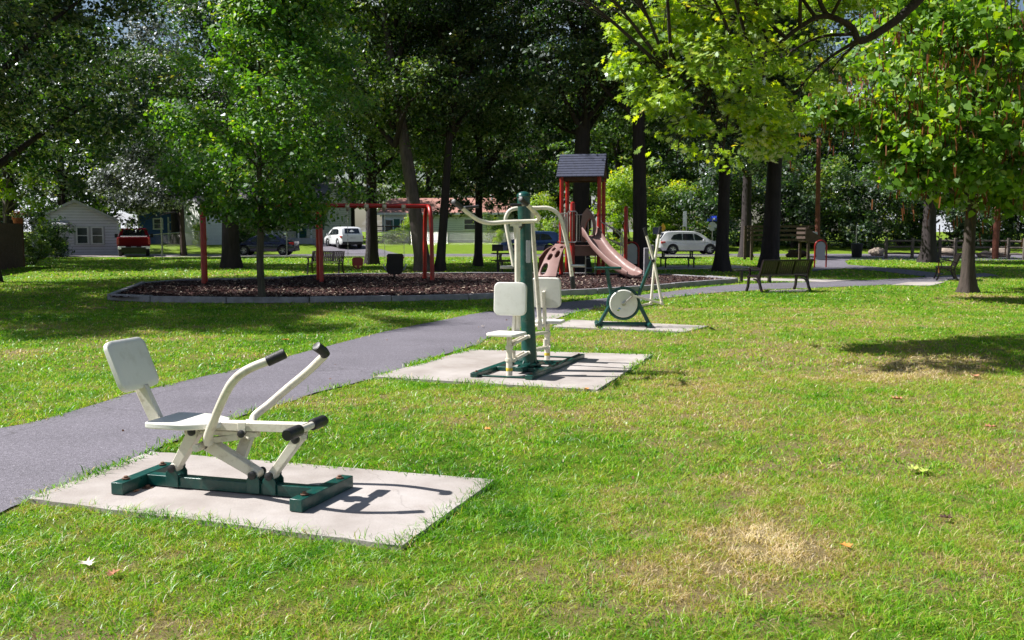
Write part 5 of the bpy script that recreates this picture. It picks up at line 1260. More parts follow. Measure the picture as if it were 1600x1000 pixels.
# ------------------------------------------------------------------ vehicles
def interp(tbl, x):
    if x <= tbl[0][0]: return tbl[0][1]
    for (a, b), (c, d) in zip(tbl, tbl[1:]):
        if x <= c: return b + (d - b) * (x - a) / (c - a)
    return tbl[-1][1]
def smooth_interp(tbl, x, s=.06): return (interp(tbl, x - s) + 2 * interp(tbl, x) + interp(tbl, x + s)) / 4
def car(name, label, loc, yaw, L, W, wb, wr, belt, top, paint, wins, rear, cat='car', group='parked cars', rimm='rim', lights=True, fx=None):
    t = thing(name, label, cat, loc, yaw, group)
    hw = W / 2; xf, xr = wb[1], wb[0]                      # wheel centres, nose towards +x, 0 at the rear bumper
    xs = sorted(set([0, .03, .08, .15] + [L - .15, L - .08, L - .03, L] + [i * L / 60 for i in range(61)]))
    prof = []
    for x in xs:
        zb = .28 if .1 < x < L - .1 else .34
        for c in (xr, xf):
            dx = abs(x - c)
            if dx < wr + .055: zb = max(zb, wr + math.sqrt(max(0, (wr + .055) ** 2 - dx * dx)))
        e = min(x, L - x); taper = 1 - .13 * max(0, 1 - e / .55) ** 2.2
        bz = smooth_interp(belt, x); tz = max(smooth_interp(top, x), bz + .012); wbelt = hw * taper
        gh = min(1, max(0, (tz - bz) / .55)); wroof = wbelt * (.97 - .20 * gh)
        mid = max(zb + .02, .62)
        prof.append([(wbelt * .94, zb), (wbelt * .985, min(zb + .06, mid)), (wbelt, mid), (wbelt * .985, max(bz - .07, mid + .01)), (wbelt * .95, bz), (wroof + .02, bz + (tz - bz) * .93), (wroof * .86, bz + (tz - bz) * 1.0), (0, tz + .015 * gh)])
    vs = []; k = 8
    for x, pr in zip(xs, prof):
        for y, z in pr: vs.append((x, y, z))
        for y, z in pr[-2::-1]: vs.append((x, -y, z))
    n = 15; fs = []
    for i in range(len(xs) - 1):
        for j in range(n - 1): fs.append((i * n + j, i * n + j + 1, (i + 1) * n + j + 1, (i + 1) * n + j))
    fs += [tuple(range(n)), tuple((len(xs) - 1) * n + j for j in range(n - 1, -1, -1))]
    m = MB(); m.add(vs, fs); body = m.build('body', paint, t, smooth=32)
    MB().box((L / 2, 0, .42), (L - .5, W * .80, .34)).build('underbody', 'car_black', t)
    def side_y(x, z):
        i = min(range(len(xs)), key=lambda q: abs(xs[q] - x)); pr = prof[i]
        for (y0, z0), (y1, z1) in zip(pr, pr[1:]):
            if z0 <= z <= z1 and z1 > z0: return y0 + (y1 - y0) * (z - z0) / (z1 - z0)
        return pr[4][0]
    for poly in wins:
        for s in (-1, 1):
            pts = [(x, s * (side_y(x, z) + .012), z) for x, z in poly]; MB().prism(pts, (0, -s * .03, -.0)).build('side_window', 'glass_dark', t)
    # rear and front glass: quads (x0,z0,x1,z1,w0,w1)
    for (x0, z0, x1, z1, w0, w1, nmx) in rear:
        dx, dz = x1 - x0, z1 - z0; ln = math.hypot(dx, dz); nx, nz = -dz / ln, dx / ln
        if nz < 0: nx, nz = -nx, -nz
        o = .014
        pts = [(x0 + nx * o, -w0, z0 + nz * o), (x0 + nx * o, w0, z0 + nz * o), (x1 + nx * o, w1, z1 + nz * o), (x1 + nx * o, -w1, z1 + nz * o)]
        MB().prism(pts, (-nx * .03, 0, -nz * .03)).build(nmx, 'glass_dark', t)
    for c in (xr, xf):
        for s in (-1, 1):
            w = MB(); w.lathe([(wr * .62, -.11), (wr * .95, -.11), (wr, -.08), (wr, .08), (wr * .95, .11), (wr * .62, .11)], (0, 0, 0), 26, 'y'); w.v = [(p_[0] + c, p_[1] + s * (hw - .125), p_[2] + wr) for p_ in w.v]
            wo = w.build('wheel', 'tyre', t)
            r_ = MB(); r_.lathe([(wr * .63, -.085), (wr * .60, -.10), (wr * .56, -.06), (wr * .5, -.055), (wr * .5, .0), (wr * .63, .0)], (0, 0, 0), 24, 'y')
            for q in range(5):
                a = 2 * math.pi * q / 5; p0 = V3((0, -.075, 0)); p1 = V3((wr * .58 * math.cos(a), -.085, wr * .58 * math.sin(a))); r_.bar(p0, p1, wr * .17, .02, up=(0, 1, 0))
            r_.cyl((0, -.1, 0), (0, -.04, 0), wr * .13); r_.v = [(p_[0] + c, (p_[1] * (1 if s < 0 else -1)) + s * (hw - .100), p_[2] + wr) for p_ in r_.v]; r_.build('rim', rimm, wo)
    for s in (-1, 1):
        tz = interp(belt, .1) - .12
        m = MB(); m.box((.10, s * (hw - .16), tz), (.16, .26, .15)); m.box((.24, s * (hw - .055), tz + .02), (.34, .06, .12)); m.build('tail_light', 'tail_red', t, bevel=.02)
        fz = interp(belt, L - .25) - .12; m = MB(); m.box((L - .17, s * (hw - .22), fz), (.22, .30, .14)); m.build('headlight', 'panel_grey', t, bevel=.02)
        mx = fx or (L * .66); m = MB(); m.box((mx, s * (hw + .07), interp(belt, mx) + .06), (.1, .2, .14)); m.build('mirror', paint, t, bevel=.02)
        m = MB()
        for dx in (L * .36, L * .56): m.box((dx, s * (side_y(dx, .82) + .012), .84), (.16, .02, .03))
        m.build('door_handle', paint, t)
    MB().box((-.005, 0, .80 if L < 4.8 else .75), (.02, .42, .13)).build('license_plate', 'plate', t)
    m = MB(); m.box((.03, 0, .40), (.14, W * .86, .20)); m.box((L - .03, 0, .36), (.14, W * .84, .18)); m.build('bumper', 'car_black', t, bevel=.03)
    return t
suv_belt = [(0, .98), (.3, 1.02), (3.2, .98), (3.75, .98), (4.5, .80), (4.68, .70)]
suv_top = [(0, 1.0), (.06, 1.15), (.35, 1.58), (.6, 1.66), (1.6, 1.69), (2.5, 1.66), (3.0, 1.50), (3.55, 1.08), (3.8, .99), (4.5, .82), (4.68, .71)]
suv_w = [[(.72, 1.12), (.95, 1.42), (1.35, 1.50), (1.55, 1.5), (1.55, 1.05), (.95, 1.07)], [(1.60, 1.05), (1.60, 1.50), (2.35, 1.49), (2.42, 1.03)], [(2.48, 1.03), (2.42, 1.49), (2.62, 1.45), (2.9, 1.30), (3.2, 1.06), (3.2, 1.02)]]
suv_r = [(.07, 1.14, .33, 1.54, .62, .56, 'rear_window'), (3.50, 1.11, 2.98, 1.51, .68, .58, 'windshield')]
g = at(1035, 397, 69.0)
car('parked_suv', 'silver white crossover car parked across the street beyond the picnic table', (at0(1027, 69.4), 69.0, .008), R(4), 4.7, 1.88, (.88, 3.60), .36, suv_belt, suv_top, 'car_silver', suv_w, suv_r)
g = V3((at0(546, 81.5), 81.5, 0)); car('parked_suv', 'white crossover car seen from behind on the sloping driveway', (at0(551, 74.6), 74.6, gz(0, 75.6) + .02), R(118), 4.75, 1.95, (.88, 3.55), .36, suv_belt, suv_top, 'car_white', suv_w, suv_r)
car('parked_suv', 'dark blue crossover car partly hidden behind the climbing wall', (at0(877, 70), 70.0, .008), R(180), 4.6, 1.85, (.88, 3.55), .36, suv_belt, suv_top, 'car_blue', suv_w, suv_r)
sed_belt = [(0, .93), (.3, .95), (3.0, .90), (3.6, .88), (4.3, .70), (4.55, .60)]
sed_top = [(0, .95), (.15, 1.02), (.55, 1.08), (1.3, 1.40), (1.9, 1.46), (2.5, 1.43), (3.0, 1.25), (3.5, .95), (3.7, .89), (4.3, .72), (4.55, .62)]
sed_w = [[(.95, 1.0), (1.3, 1.24), (1.75, 1.33), (1.75, .98)], [(1.80, .98), (1.80, 1.33), (2.25, 1.34), (2.30, .96)], [(2.36, .96), (2.31, 1.33), (2.6, 1.27), (3.15, .98), (3.15, .94)]]
sed_r = [(.62, 1.10, 1.25, 1.38, .60, .54, 'rear_window'), (3.42, 1.0, 2.9, 1.30, .66, .56, 'windshield')]
car('parked_sedan', 'dark navy sedan parked side on in front of the porch house', (at0(463.5, 66.8), 66.8, .008), R(180), 4.55, 1.8, (.80, 3.50), .34, sed_belt, sed_top, 'car_navy', sed_w, sed_r)
def pickup():
    t = thing('pickup_truck', 'red pickup truck seen from behind beside the small white house', 'pickup truck', (at0(208.5, 62.4), 62.4, .03), R(21), 'parked cars')
    m = MB(); m.prism([(-1.0, 0, .62), (1.0, 0, .62), (1.02, 0, .95), (.99, 0, 1.25), (-.99, 0, 1.25), (-1.02, 0, .95)], (0, .07, 0)); m.build('tailgate', 'car_red', t, bevel=.02)
    for s in (-1, 1):
        m = MB(); m.prism([(s * .9, .05, .55), (s * 1.0, .05, .55), (s * 1.03, .05, .95), (s * .99, .05, 1.26), (s * .9, .05, 1.26)], (0, 2.3, 0)); m.build('bed_side', 'car_red', t, bevel=.02)
        MB().box((s * .945, -.005, 1.0), (.15, .06, .42)).build('tail_light', 'tail_red', t, bevel=.02)
    m = MB(); z = [(.5, 1.0), (1.2, .99), (1.85, .80)]
    m.add([(-1.0, 2.25, .55), (1.0, 2.25, .55), (1.0, 2.25, 1.25), (-1.0, 2.25, 1.25), (-.80, 2.45, 1.85), (.80, 2.45, 1.85), (-1.0, 4.3, .55), (1.0, 4.3, .55), (1.0, 4.3, 1.22), (-1.0, 4.3, 1.22), (-.80, 3.6, 1.85), (.80, 3.6, 1.85)],
          [(0, 1, 2, 3), (3, 2, 5, 4), (1, 7, 8, 2), (2, 8, 11, 5), (7, 6, 9, 8), (8, 9, 10, 11), (6, 0, 3, 9), (9, 3, 4, 10), (4, 5, 11, 10), (0, 6, 7, 1)])
    m.prism([(-1.0, 4.3, .55), (1.0, 4.3, .55), (.97, 4.3, 1.2), (-.97, 4.3, 1.2)], (0, 1.3, -.06)); m.build('cab', 'car_red', t, bevel=.03)
    MB().prism([(-.72, 2.29, 1.36), (.72, 2.29, 1.36), (.66, 2.41, 1.76), (-.66, 2.41, 1.76)], (0, -.02, .0)).build('rear_window', 'glass_dark', t)
    m = MB(); m.box((0, -.06, .53), (1.9, .12, .26)); m.build('rear_step', 'car_black', t)
    for s in (-1, 1): MB().box((s * .73, -.12, .58), (.5, .18, .20)).build('bumper', 'chrome', t, bevel=.02)
    MB().box((0, -.19, .60), (.32, .02, .15)).build('license_plate', 'plate', t)
    MB().box((0, 1.1, .44), (1.5, 4.0, .34)).box((0, .95, .34), (1.3, .3, .26)).build('chassis', 'car_black', t)
    for y in (.95, 4.6):
        for s in (-1, 1):
            w = MB(); w.tube([(s * .72, y, .38), (s * .74, y, .38), (s * .94, y, .38), (s * .96, y, .38)], [.33, .38, .38, .33], 22); wo = w.build('wheel', 'tyre', t)
            MB().tube([(s * .93, y, .38), (s * .968, y, .38)], [.22, .2], 16).build('rim', 'rim', wo)
    for s in (-1, 1): m = MB(); m.box((s * 1.14, 3.5, 1.35), (.2, .1, .26)); m.build('mirror', 'car_black', t, bevel=.02)
    m = MB(); m.box((0, 2.0, 1.30), (1.7, .5, .1)); m.build('toolbox', 'chrome', t, bevel=.02)
pickup()
# ------------------------------------------------------------------ trees
def trunk_mesh(name, pts, rs, mat, seed=0, flare=1.55, n=18):
    r_ = np.random.default_rng(seed); ph = r_.uniform(0, 6.28, 5); m = MB(); P = spline(pts, 5); k = len(P); z0 = P[0].z
    acc = [0]
    for i in range(1, k): acc.append(acc[-1] + (P[i] - P[i - 1]).length)
    vs = []
    for i, p in enumerate(P):
        f = acc[i] / acc[-1]; r = interp(rs, f) if isinstance(rs, list) else rs
        h = p.z - z0
        for j in range(n):
            a = 2 * math.pi * j / n
            fl = 1 + (flare - 1) * math.exp(-max(h, 0) / (r * 1.6 + .05)) * (1 + .35 * math.sin(4 * a + ph[0]) + .2 * math.sin(7 * a + ph[1]))
            rg = 1 + .045 * math.sin(9 * a + ph[2] + h * .7) + .03 * math.sin(5 * a + h * 2 + ph[3])
            q = r * fl * rg; vs.append(p + V3((math.cos(a) * q, math.sin(a) * q, 0)))
    fs = [(i * n + j, i * n + (j + 1) % n, (i + 1) * n + (j + 1) % n, (i + 1) * n + j) for i in range(k - 1) for j in range(n)]
    m.add(vs, fs); me = bpy.data.meshes.new(name); me.from_pydata(m.v, [], m.f); me.materials.append(MATS[mat])
    me.polygons.foreach_set('use_smooth', [True] * len(me.polygons)); return me
def limb_mesh(name, starts_ends, mat, seed=0):
    m = MB(); r_ = random.Random(seed)
    for a, b, r0 in starts_ends:
        a, b = V3(a), V3(b); L = (b - a).length; mid = a.lerp(b, .5) + V3((r_.uniform(-.1, .1) * L, r_.uniform(-.1, .1) * L, r_.uniform(-.04, .10) * L))
        q = spline([a, mid, b], 5); n = len(q); m.tube(q, [r0 * (1 - .8 * i / (n - 1)) for i in range(n)], 7, cap=False)
        for _ in range(4):
            s = q[r_.randrange(n // 2, n)]; e = s + V3((r_.uniform(-1, 1), r_.uniform(-1, 1), r_.uniform(-.3, .7))) * L * .3
            m.tube(spline([s, s.lerp(e, .5) + V3((0, 0, .05 * L)), e], 3), [r0 * .35 * (1 - .85 * i / 6) for i in range(7)], 5, cap=False)
    me = bpy.data.meshes.new(name); me.from_pydata(m.v, [], m.f); me.materials.append(MATS[mat]); me.polygons.foreach_set('use_smooth', [True] * len(me.polygons)); return me
def link(me, name, parent, loc=(0, 0, 0), scale=None, rz=0.0):
    o = bpy.data.objects.new(name, me); COL.objects.link(o); o.parent = parent; o.location = loc; o.rotation_euler = (0, 0, rz)
    if scale: o.scale = scale
    return o
BIG = []
def big_variant(seed, mat, leaf=.185, n=16, spread=3.7, height=11.5, clumps=80, per=84, bmat='bark_dark'):
    r_ = random.Random(seed); lobes = []
    for i in range(n):
        f = (i + .5) / n; z = .6 + f * height; rad = spread * (math.sin(math.pi * (f * .82 + .14)) ** .7) * r_.uniform(.55, 1.05); a = i * 2.399 + r_.uniform(-.5, .5)
        s = r_.uniform(1.7, 2.6); lobes.append((rad * math.cos(a), rad * math.sin(a), z, s, s, s * r_.uniform(.5, .75)))
    lobes.append((0, 0, height * .95, 2.2, 2.2, 1.6)); lobes.append((0, 0, height * .5, 2.4, 2.4, 2.0))
    global CULL
    CULL = (.55, .42); cm = crown_mesh('crown', lobes, mat, clumps, per, .8, leaf, flat=.36); CULL = None
    lm = limb_mesh('branches', [((0, 0, max(0, l[2] - 2.4 - .3 * math.hypot(l[0], l[1]))), (l[0], l[1], l[2]), .13) for l in lobes[:-2]], bmat, seed)
    BIG.append((cm, lm)); return len(BIG) - 1
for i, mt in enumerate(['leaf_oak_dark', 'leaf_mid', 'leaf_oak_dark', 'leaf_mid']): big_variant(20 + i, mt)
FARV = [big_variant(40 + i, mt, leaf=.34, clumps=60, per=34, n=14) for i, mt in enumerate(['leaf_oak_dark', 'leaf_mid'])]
def big_tree(label, p, r, base, var, rz=0, sx=1.0, sz=1.0, lean=(0, 0), group='tall park trees', bmat='bark_dark', name='tall_tree', sub=None):
    t = thing(name, label, 'tree', (p.x, p.y, gz(p.x, p.y)), group=group); top = base + 9.5 * sz
    pts = [(0, 0, -.1), (lean[0] * .25, lean[1] * .25, top * .25), (lean[0] * .5, lean[1] * .5, top * .5), (lean[0], lean[1], top)]
    link(trunk_mesh('trunk', pts, [(0, r), (.3, r * .85), (.6, r * .62), (1, r * .15)], bmat, int(p.x * 31 + p.y) & 1023), 'trunk', t)
    lx, ly = lean[0] * .55, lean[1] * .55; cm, lm = BIG[var]
    link(lm, 'branches', t, (lx, ly, base), (sx, sx, sz), rz); link(cm, 'crown', t, (lx, ly, base), (sx, sx, sz), rz); return t
TR = [
    ('thick dark oak trunk left of the navy sedan nose', G(361, 419), .37, 4.9, 0, .3, 1.0, 1.0, (.2, 0)),
    ('dark tree trunk right of the white car on the driveway', G(581, 413), .30, 4.4, 2, 1.9, .95, 1.0, (.1, 0)),
    ('grey leaning trunk lit by the sun at the right end of the swing set', G(663, 424), .30, 5.2, 1, .9, 1.0, 1.0, (-2.2, .5)),
    ('slim dark trunk right beside the grey leaning trunk', G(687, 424), .19, 5.6, 2, 3.6, .75, .8, (1.0, .8)),
    ('thin dark trunk before the orange roofed house', G(747, 416), .19, 4.2, 0, 5.0, .95, .95, (.2, 0)),
    ('massive dark trunk directly behind the red playground tower', G(905, 424.5), .38, 5.6, 2, 2.6, 1.0, 1.0, (.3, 0)),
    ('straight dark trunk behind the dark red arched sign', G(1001, 426), .30, 6.2, 3, 1.2, .95, 1.05, (-.4, 0)),
    ('flared dark trunk at the nose of the silver white car', G(1127, 424), .27, 4.9, 0, 4.2, .95, .9, (.2, 0)),
    ('small dark trunk in the distance between two thicker trunks', G(1165, 402), .34, 5.2, 2, 5.5, 1.0, 1.0, (0, 0)),
    ('thick upright trunk rising behind the park bench', G(1202, 421), .37, 4.9, 3, 3.3, 1.0, 1.0, (.4, 0)),
    ('dark trunk behind the split rail fence left of the shaded bench', G(1450, 410), .36, 3.6, 0, 0.7, .95, .9, (0, 0)),
    ('dark tree rising behind the plank fence at the far left', V3((-24.6, 46.5, 0)), .28, 4.6, 2, 2.2, 1.1, 1.0, (.3, 0)),
    ('dark tree trunk at the left edge in front of the plank fence', G(-16, 441), .27, 3.6, 2, 2.2, 1.05, 1.0, (.3, 0)),
]
for i, a in enumerate(TR):
    t_ = big_tree(*a, bmat='bark_grey' if i == 2 else 'bark_dark', name='oak_tree')
    if i == 4: LOWT = t_
# shade trees just outside the left of the frame
for p, s, v in ((V3((-15.4, 18.6, 0)), .62, 2), (V3((-16.4, 22.4, 0)), .7, 0), (V3((-23, 24, 0)), .9, 0), (V3((-32, 53, 0)), 1.1, 2)): big_tree('leafy tree standing left of the lawn outside the plank fence', p, .26, 4.2, v, .4, s, .85, group='shade trees left of the lawn', name='oak_tree')
# trees round the houses
hz = [(-36, 84, 1), (-29, 82, 0), (-24, 97, 1), (-45, 74, 0), (-17, 101, 0), (-9, 103, 1), (-2, 104, 0), (5, 99, 1), (13, 92, 0), (21, 95, 1), (30, 92, 0), (39, 90, 1), (48, 88, 0), (58, 86, 1), (-38, 104, 0), (-56, 92, 1), (-50, 66, 0), (44, 74, 0), (54, 72, 1), (9, 112, 0), (-27, 112, 0), (25, 84, 1), (34, 82, 0),
      (-13, 116, 1), (-4, 118, 0), (16, 108, 1), (-33, 92, 0), (-21, 90, 0), (-46, 86, 0), (18, 84, 0), (-42, 62, 0), (-33, 70, 1), (46, 98, 0), (1, 92, 0), (9.5, 86, 1)]
for i, (x, y, v) in enumerate(hz):
    big_tree(['tall dark leafed tree standing beyond the street', 'tall mid green tree standing beyond the street'][v], V3((x, y, 0)), .36, 1.6 + (i * 37 % 10) * .2, FARV[v], i * 1.3, 1.15, 1.25 if y > 90 else 1.05, group=['dark trees beyond the street', 'mid green trees beyond the street'][v], name='tree')
# understory bushes
def bush_variant(mat, leaf=.22, n=5, seed=0):
    r_ = random.Random(seed); lobes = [(r_.uniform(-1.2, 1.2), r_.uniform(-1, 1), .8 + i * .75, 1.4, 1.3, .9) for i in range(n)]
    return crown_mesh('foliage', lobes, mat, 90, 40, .5, leaf, shell=.5), limb_mesh('stems', [((0, 0, 0), l[:3], .05) for l in lobes], 'bark_dark', seed)
BUSH = [bush_variant('leaf_mid', seed=1), bush_variant('leaf_yellowgreen', seed=2), bush_variant('leaf_gray', seed=3), bush_variant('leaf_oak_dark', seed=4)]
def bush(label, p, v, sx, sz, rz=0.0, group=None, name='shrub'):
    t = thing(name, label, 'shrub', (p.x, p.y, gz(p.x, p.y)), rz, group)
    link(BUSH[v][1], 'stems', t, (0, 0, 0), (sx, sx, sz)); link(BUSH[v][0], 'foliage', t, (0, 0, 0), (sx, sx, sz)); return t
r_ = random.Random(9)
for i in range(15):
    px = 985 + i * 42; Y = 75.5 + (i % 3) * 2.2; v = 1 if i in (0, 2) else [3, 0, 3][i % 3]
    bush(['mid green leafy thicket bush beyond the street at right', 'bright yellow green thicket bush beyond the street at right', 'greyish green thicket bush beyond the street at right', 'dark green thicket bush beyond the street at right'][v], V3((at0(px, Y), Y, 0)), v, 1.35, 1.15 + r_.random() * .5, r_.random() * 6, group=['mid green thicket bushes', 'yellow green thicket bushes', 'greyish green thicket bushes', 'dark green thicket bushes'][v])
for lab, px, Y, v, sx, sz in (('green shrub beside the end of the plank fence', 52, 47, 0, .5, .42), ('dark green tall shrub left of the small white house', 66, 58, 3, .75, .8), ('dark shrub at the corner of the small white house door', 86, 64, 3, .35, .4),
        ('dark shrub in front of the cream porch house left windows', 338, 84, 0, .7, .45), ('low shrub between the thick oak trunk and the navy sedan', 385, 84, 0, .8, .45), ('light green shrub by the white outbuilding wall', 312, 78, 1, .35, .4),
        ('leafy yellow green bush behind the dark blue car and tower', 850, 80, 1, .8, .95), ('tall weedy bush in front of the orange roofed house wing', 640, 83, 1, .5, .55), ('low weedy shrub by the deck of the orange roofed house', 612, 82, 0, .5, .3), ('dark round shrub against the pale wall of the orange roofed house', 772, 87, 0, .6, .6), ('small bright green shrub above the charcoal grill', 779, 78, 1, .22, .28)):
    bush(lab, V3((at0(px, Y), Y, 0)), v, sx, sz, px)
# custom crowns --------------------------------------------------
def lobes_px(lst):          # (px, py, Y, radius in metres, squash)
    o = []
    for px, py, Y, r, q in lst:
        c = at(px, py, Y); o.append((c.x, c.y, c.z, r, r, r * q))
    return o
def custom_tree(name, label, base, trunk_pts, trunk_r, lobes, mat, clumps, per, cr, leaf, shape, bmat='bark_dark', flare=1.5, shell=.5, flat=.5, limb_r=.05, fork=0.0, group=None):
    t = thing(name, label, 'tree', tuple(base), group=group); b = V3(base)
    tp = [V3(p) - b for p in trunk_pts]; link(trunk_mesh('trunk', tp, trunk_r, bmat, len(label), flare), 'trunk', t)
    ends = []
    for l in lobes:
        c = V3(l[:3]) - b
        # nearest sensible start on the trunk, below the lobe
        cand = [p for p in spline(tp, 4) if p.z >= fork]; s = min(cand, key=lambda p: abs(p.z - (c.z - .45 * math.hypot(c.x - p.x, c.y - p.y) - .4))); ends.append((s, c, limb_r))
    link(limb_mesh('branches', ends, bmat, len(label)), 'branches', t)
    link(crown_mesh('crown', lobes, mat, clumps, per, cr, leaf, shape, shell, flat, tuple(b)), 'crown', t); return t
CULL = (1.1, .43)
# young maple on the lawn
Lb = lobes_px([(705, 308, 44, .8, .6), (732, 325, 44, .7, .6), (720, 285, 44, 1.2, .7), (772, 312, 44.5, .9, .6), (800, 298, 45, 1.1, .6), (690, 333, 43.6, .35, .6), (760, 280, 45, 1.2, .7)])
link(crown_mesh('low_bough', Lb, 'leaf_oak_dark', 110, 60, .6, .19, 'rh', .5, .4, tuple(LOWT.location)), 'low_bough', LOWT)
link(limb_mesh('bough_branches', [((0, 0, 4.4), V3(l[:3]) - LOWT.location, .05) for l in Lb], 'bark_dark', 5), 'bough_branches', LOWT)
b = G(410, 473); Y = b.y
L = lobes_px([(330, 250, Y - .6, .95, .8), (300, 190, Y, .9, .8), (395, 300, Y - .9, 1.0, .6), (470, 320, Y - .3, .9, .6), (520, 260, Y, .95, .8), (450, 240, Y - 1.3, 1.1, .8), (370, 200, Y - 1.2, 1.1, .8), (330, 110, Y - .3, 1.0, .9), (520, 180, Y + .3, .9, .9), (440, 150, Y - 1.2, 1.2, .9), (400, 60, Y - .6, 1.3, .9), (490, 80, Y + .2, 1.1, 1), (350, 10, Y, 1.1, 1), (440, -30, Y, 1.4, 1), (400, -110, Y, 1.3, 1), (500, -20, Y + .6, 1.0, 1), (410, 200, Y + 1.2, 1.5, 1), (400, 70, Y + 1.2, 1.5, 1), (425, 345, Y + .3, .7, .4), (290, 275, Y + .5, .8, .6), (555, 290, Y + .6, .5, .6), (345, 320, Y + .3, .7, .5)])
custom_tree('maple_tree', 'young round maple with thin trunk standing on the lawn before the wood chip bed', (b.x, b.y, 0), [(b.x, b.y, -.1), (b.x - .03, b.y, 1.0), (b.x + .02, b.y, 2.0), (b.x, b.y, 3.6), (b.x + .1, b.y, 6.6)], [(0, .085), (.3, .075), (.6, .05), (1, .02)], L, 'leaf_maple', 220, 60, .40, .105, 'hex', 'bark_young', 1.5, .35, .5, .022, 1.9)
# broad leaved tree near right
b = G(1512, 457); Y = b.y
L = lobes_px([(1440, 235, Y - 3.2, 1.0, .7), (1400, 190, Y - 3, 1.0, .7), (1340, 150, Y - 2.5, .9, .6), (1300, 175, Y - 2.2, .6, .5), (1500, 200, Y - 4.5, 1.2, .8), (1560, 240, Y - 4, 1.1, .8), (1470, 130, Y - 4.5, 1.2, .8), (1400, 100, Y - 3.5, 1.1, .8), (1560, 120, Y - 5, 1.3, .8), (1480, 50, Y - 4, 1.3, .8), (1580, 30, Y - 5, 1.3, .8), (1400, 30, Y - 3, 1.1, .8), (1640, 180, Y - 4, 1.3, .8), (1500, 290, Y - 3, .65, .6), (1570, 300, Y - 3, .8, .6), (1440, 275, Y - 3.4, .45, .5), (1620, 300, Y - 2, 1.0, .6), (1700, 100, Y - 2, 1.6, .9), (1520, -60, Y - 2, 1.8, .8), (1640, -80, Y - 1, 1.8, .8), (1440, 160, Y, 1.5, .9), (1540, 140, Y + 1.5, 1.9, .9), (1640, 200, Y + 1, 1.8, .9), (1480, 240, Y + 1.5, 1.3, .7), (1420, 60, Y + 1, 1.5, .9), (1530, 20, Y + 2, 1.8, .9), (1660, 290, Y - 1, 1.2, .6)])
CULL = (1.0, .47)
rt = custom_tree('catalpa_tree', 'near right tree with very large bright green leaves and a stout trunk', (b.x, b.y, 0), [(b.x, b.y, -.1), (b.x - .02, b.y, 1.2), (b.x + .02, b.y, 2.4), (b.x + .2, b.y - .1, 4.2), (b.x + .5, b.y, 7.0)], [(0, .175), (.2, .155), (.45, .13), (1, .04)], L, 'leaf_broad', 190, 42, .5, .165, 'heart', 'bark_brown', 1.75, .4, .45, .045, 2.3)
cc = np.array([l[:3] for l in L])[rng.integers(0, 16, 1100)] + rng.normal(0, .5, (1100, 3)) - np.array([b.x, b.y, 0])
V = []
for c in cc:
    a = rng.uniform(0, 6.28); d_ = np.array([math.cos(a) * .015, math.sin(a) * .015, 0]); q = rng.normal(0, .03, 3) * np.array([1, 1, 0]); ln = rng.uniform(.15, .30)
    V += [c - d_, c + d_, c + d_ + q - np.array([0, 0, ln]), c - d_ + q - np.array([0, 0, ln])]
link(fast_mesh('seed_pods', np.array(V), np.arange(len(V)).reshape(-1, 4), 'leaf_brown', {'rnd': np.repeat(rng.random(len(cc)), 4)}), 'seed_pods', rt)['kind'] = 'stuff'
MB().lathe([(.12, .0), (.10, .05), (.02, .06)], (0, 0, 0), 8)
CULL = (1.7, .44)
# overhanging oak limb whose trunk stands right of the frame
OX, OY = 10.4, 15.2
L = lobes_px([(985, 105, 13.6, .42, .5), (1030, 60, 13.8, .7, .7), (1060, 150, 13.5, .7, .6), (1010, 20, 14, .6, .6), (1090, 200, 13.6, .55, .6), (1060, 225, 13.8, .42, .6), (1130, 110, 13.4, .75, .7), (1140, 30, 13.6, .75, .7), (1170, 180, 13.8, .7, .6), (1130, 235, 14.1, .5, .5), (1200, 225, 14.2, .42, .5), (1220, 90, 15.0, .8, .7), (1230, 160, 14.6, .65, .6), (1290, 120, 15.2, .5, .5), (1240, 20, 15.2, .8, .7), (1310, 0, 15.4, .5, .6), (1080, 0, 14.4, .8, .6), (1060, -60, 14, 1.0, .6), (1180, -70, 14, 1.1, .6), (1150, -70, 12.2, .8, .5), (1250, -85, 12.3, 1.0, .5), (1370, -75, 12.4, 1.0, .5), (1080, -60, 12.7, .5, .5), (1480, -100, 12.8, 1.0, .5), (800, -75, 11.9, .4, .5), (870, -85, 11.9, .55, .5), (950, -90, 12.0, .6, .5), (1035, -100, 12.1, .7, .5), (1110, -105, 12.3, .7, .5), (1300, -90, 14.4, 1.1, .7), (1420, -110, 14.6, 1.1, .7), (1540, -140, 15, 1.3, .8), (1350, -60, 15, .7, .6), (1650, -160, 15.4, 1.6, .8), (1780, -200, 15.4, 1.8, .9), (1900, -120, 15, 1.8, .9), (1950, -240, 16, 2, .9)])
t = thing('overhanging_oak', 'oak limb with lobed yellow green leaves reaching in from the top right', 'tree', (OX, OY, 0))
b = V3((OX, OY, 0))
link(trunk_mesh('trunk', [(0, 0, -.1), (-.05, 0, 2.0), (0, .1, 4.2), (.2, .2, 9)], [(0, .34), (.3, .30), (.6, .22), (1, .05)], 'bark_dark', 77), 'trunk', t)
A_ = lambda px, py, Y: at(px, py, Y) - b
m = MB()
main = spline([V3((0, 0, 3.9)), A_(1620, -120, 14.9), A_(1480, -40, 14.5), A_(1425, 10, 14.3), A_(1392, 38, 14.2), A_(1345, 64, 14.1), A_(1330, 42, 14.1), A_(1290, 25, 14.0), A_(1250, 42, 13.9), A_(1190, 90, 13.8), A_(1120, 130, 13.6), A_(1050, 120, 13.6)], 5); n = len(main)
m.tube(main, [.105 - .09 * (i / (n - 1)) ** .7 for i in range(n)], 9, cap=False)
def near_main(c): return min(main, key=lambda p: (p - c).length)
rr_ = random.Random(4)
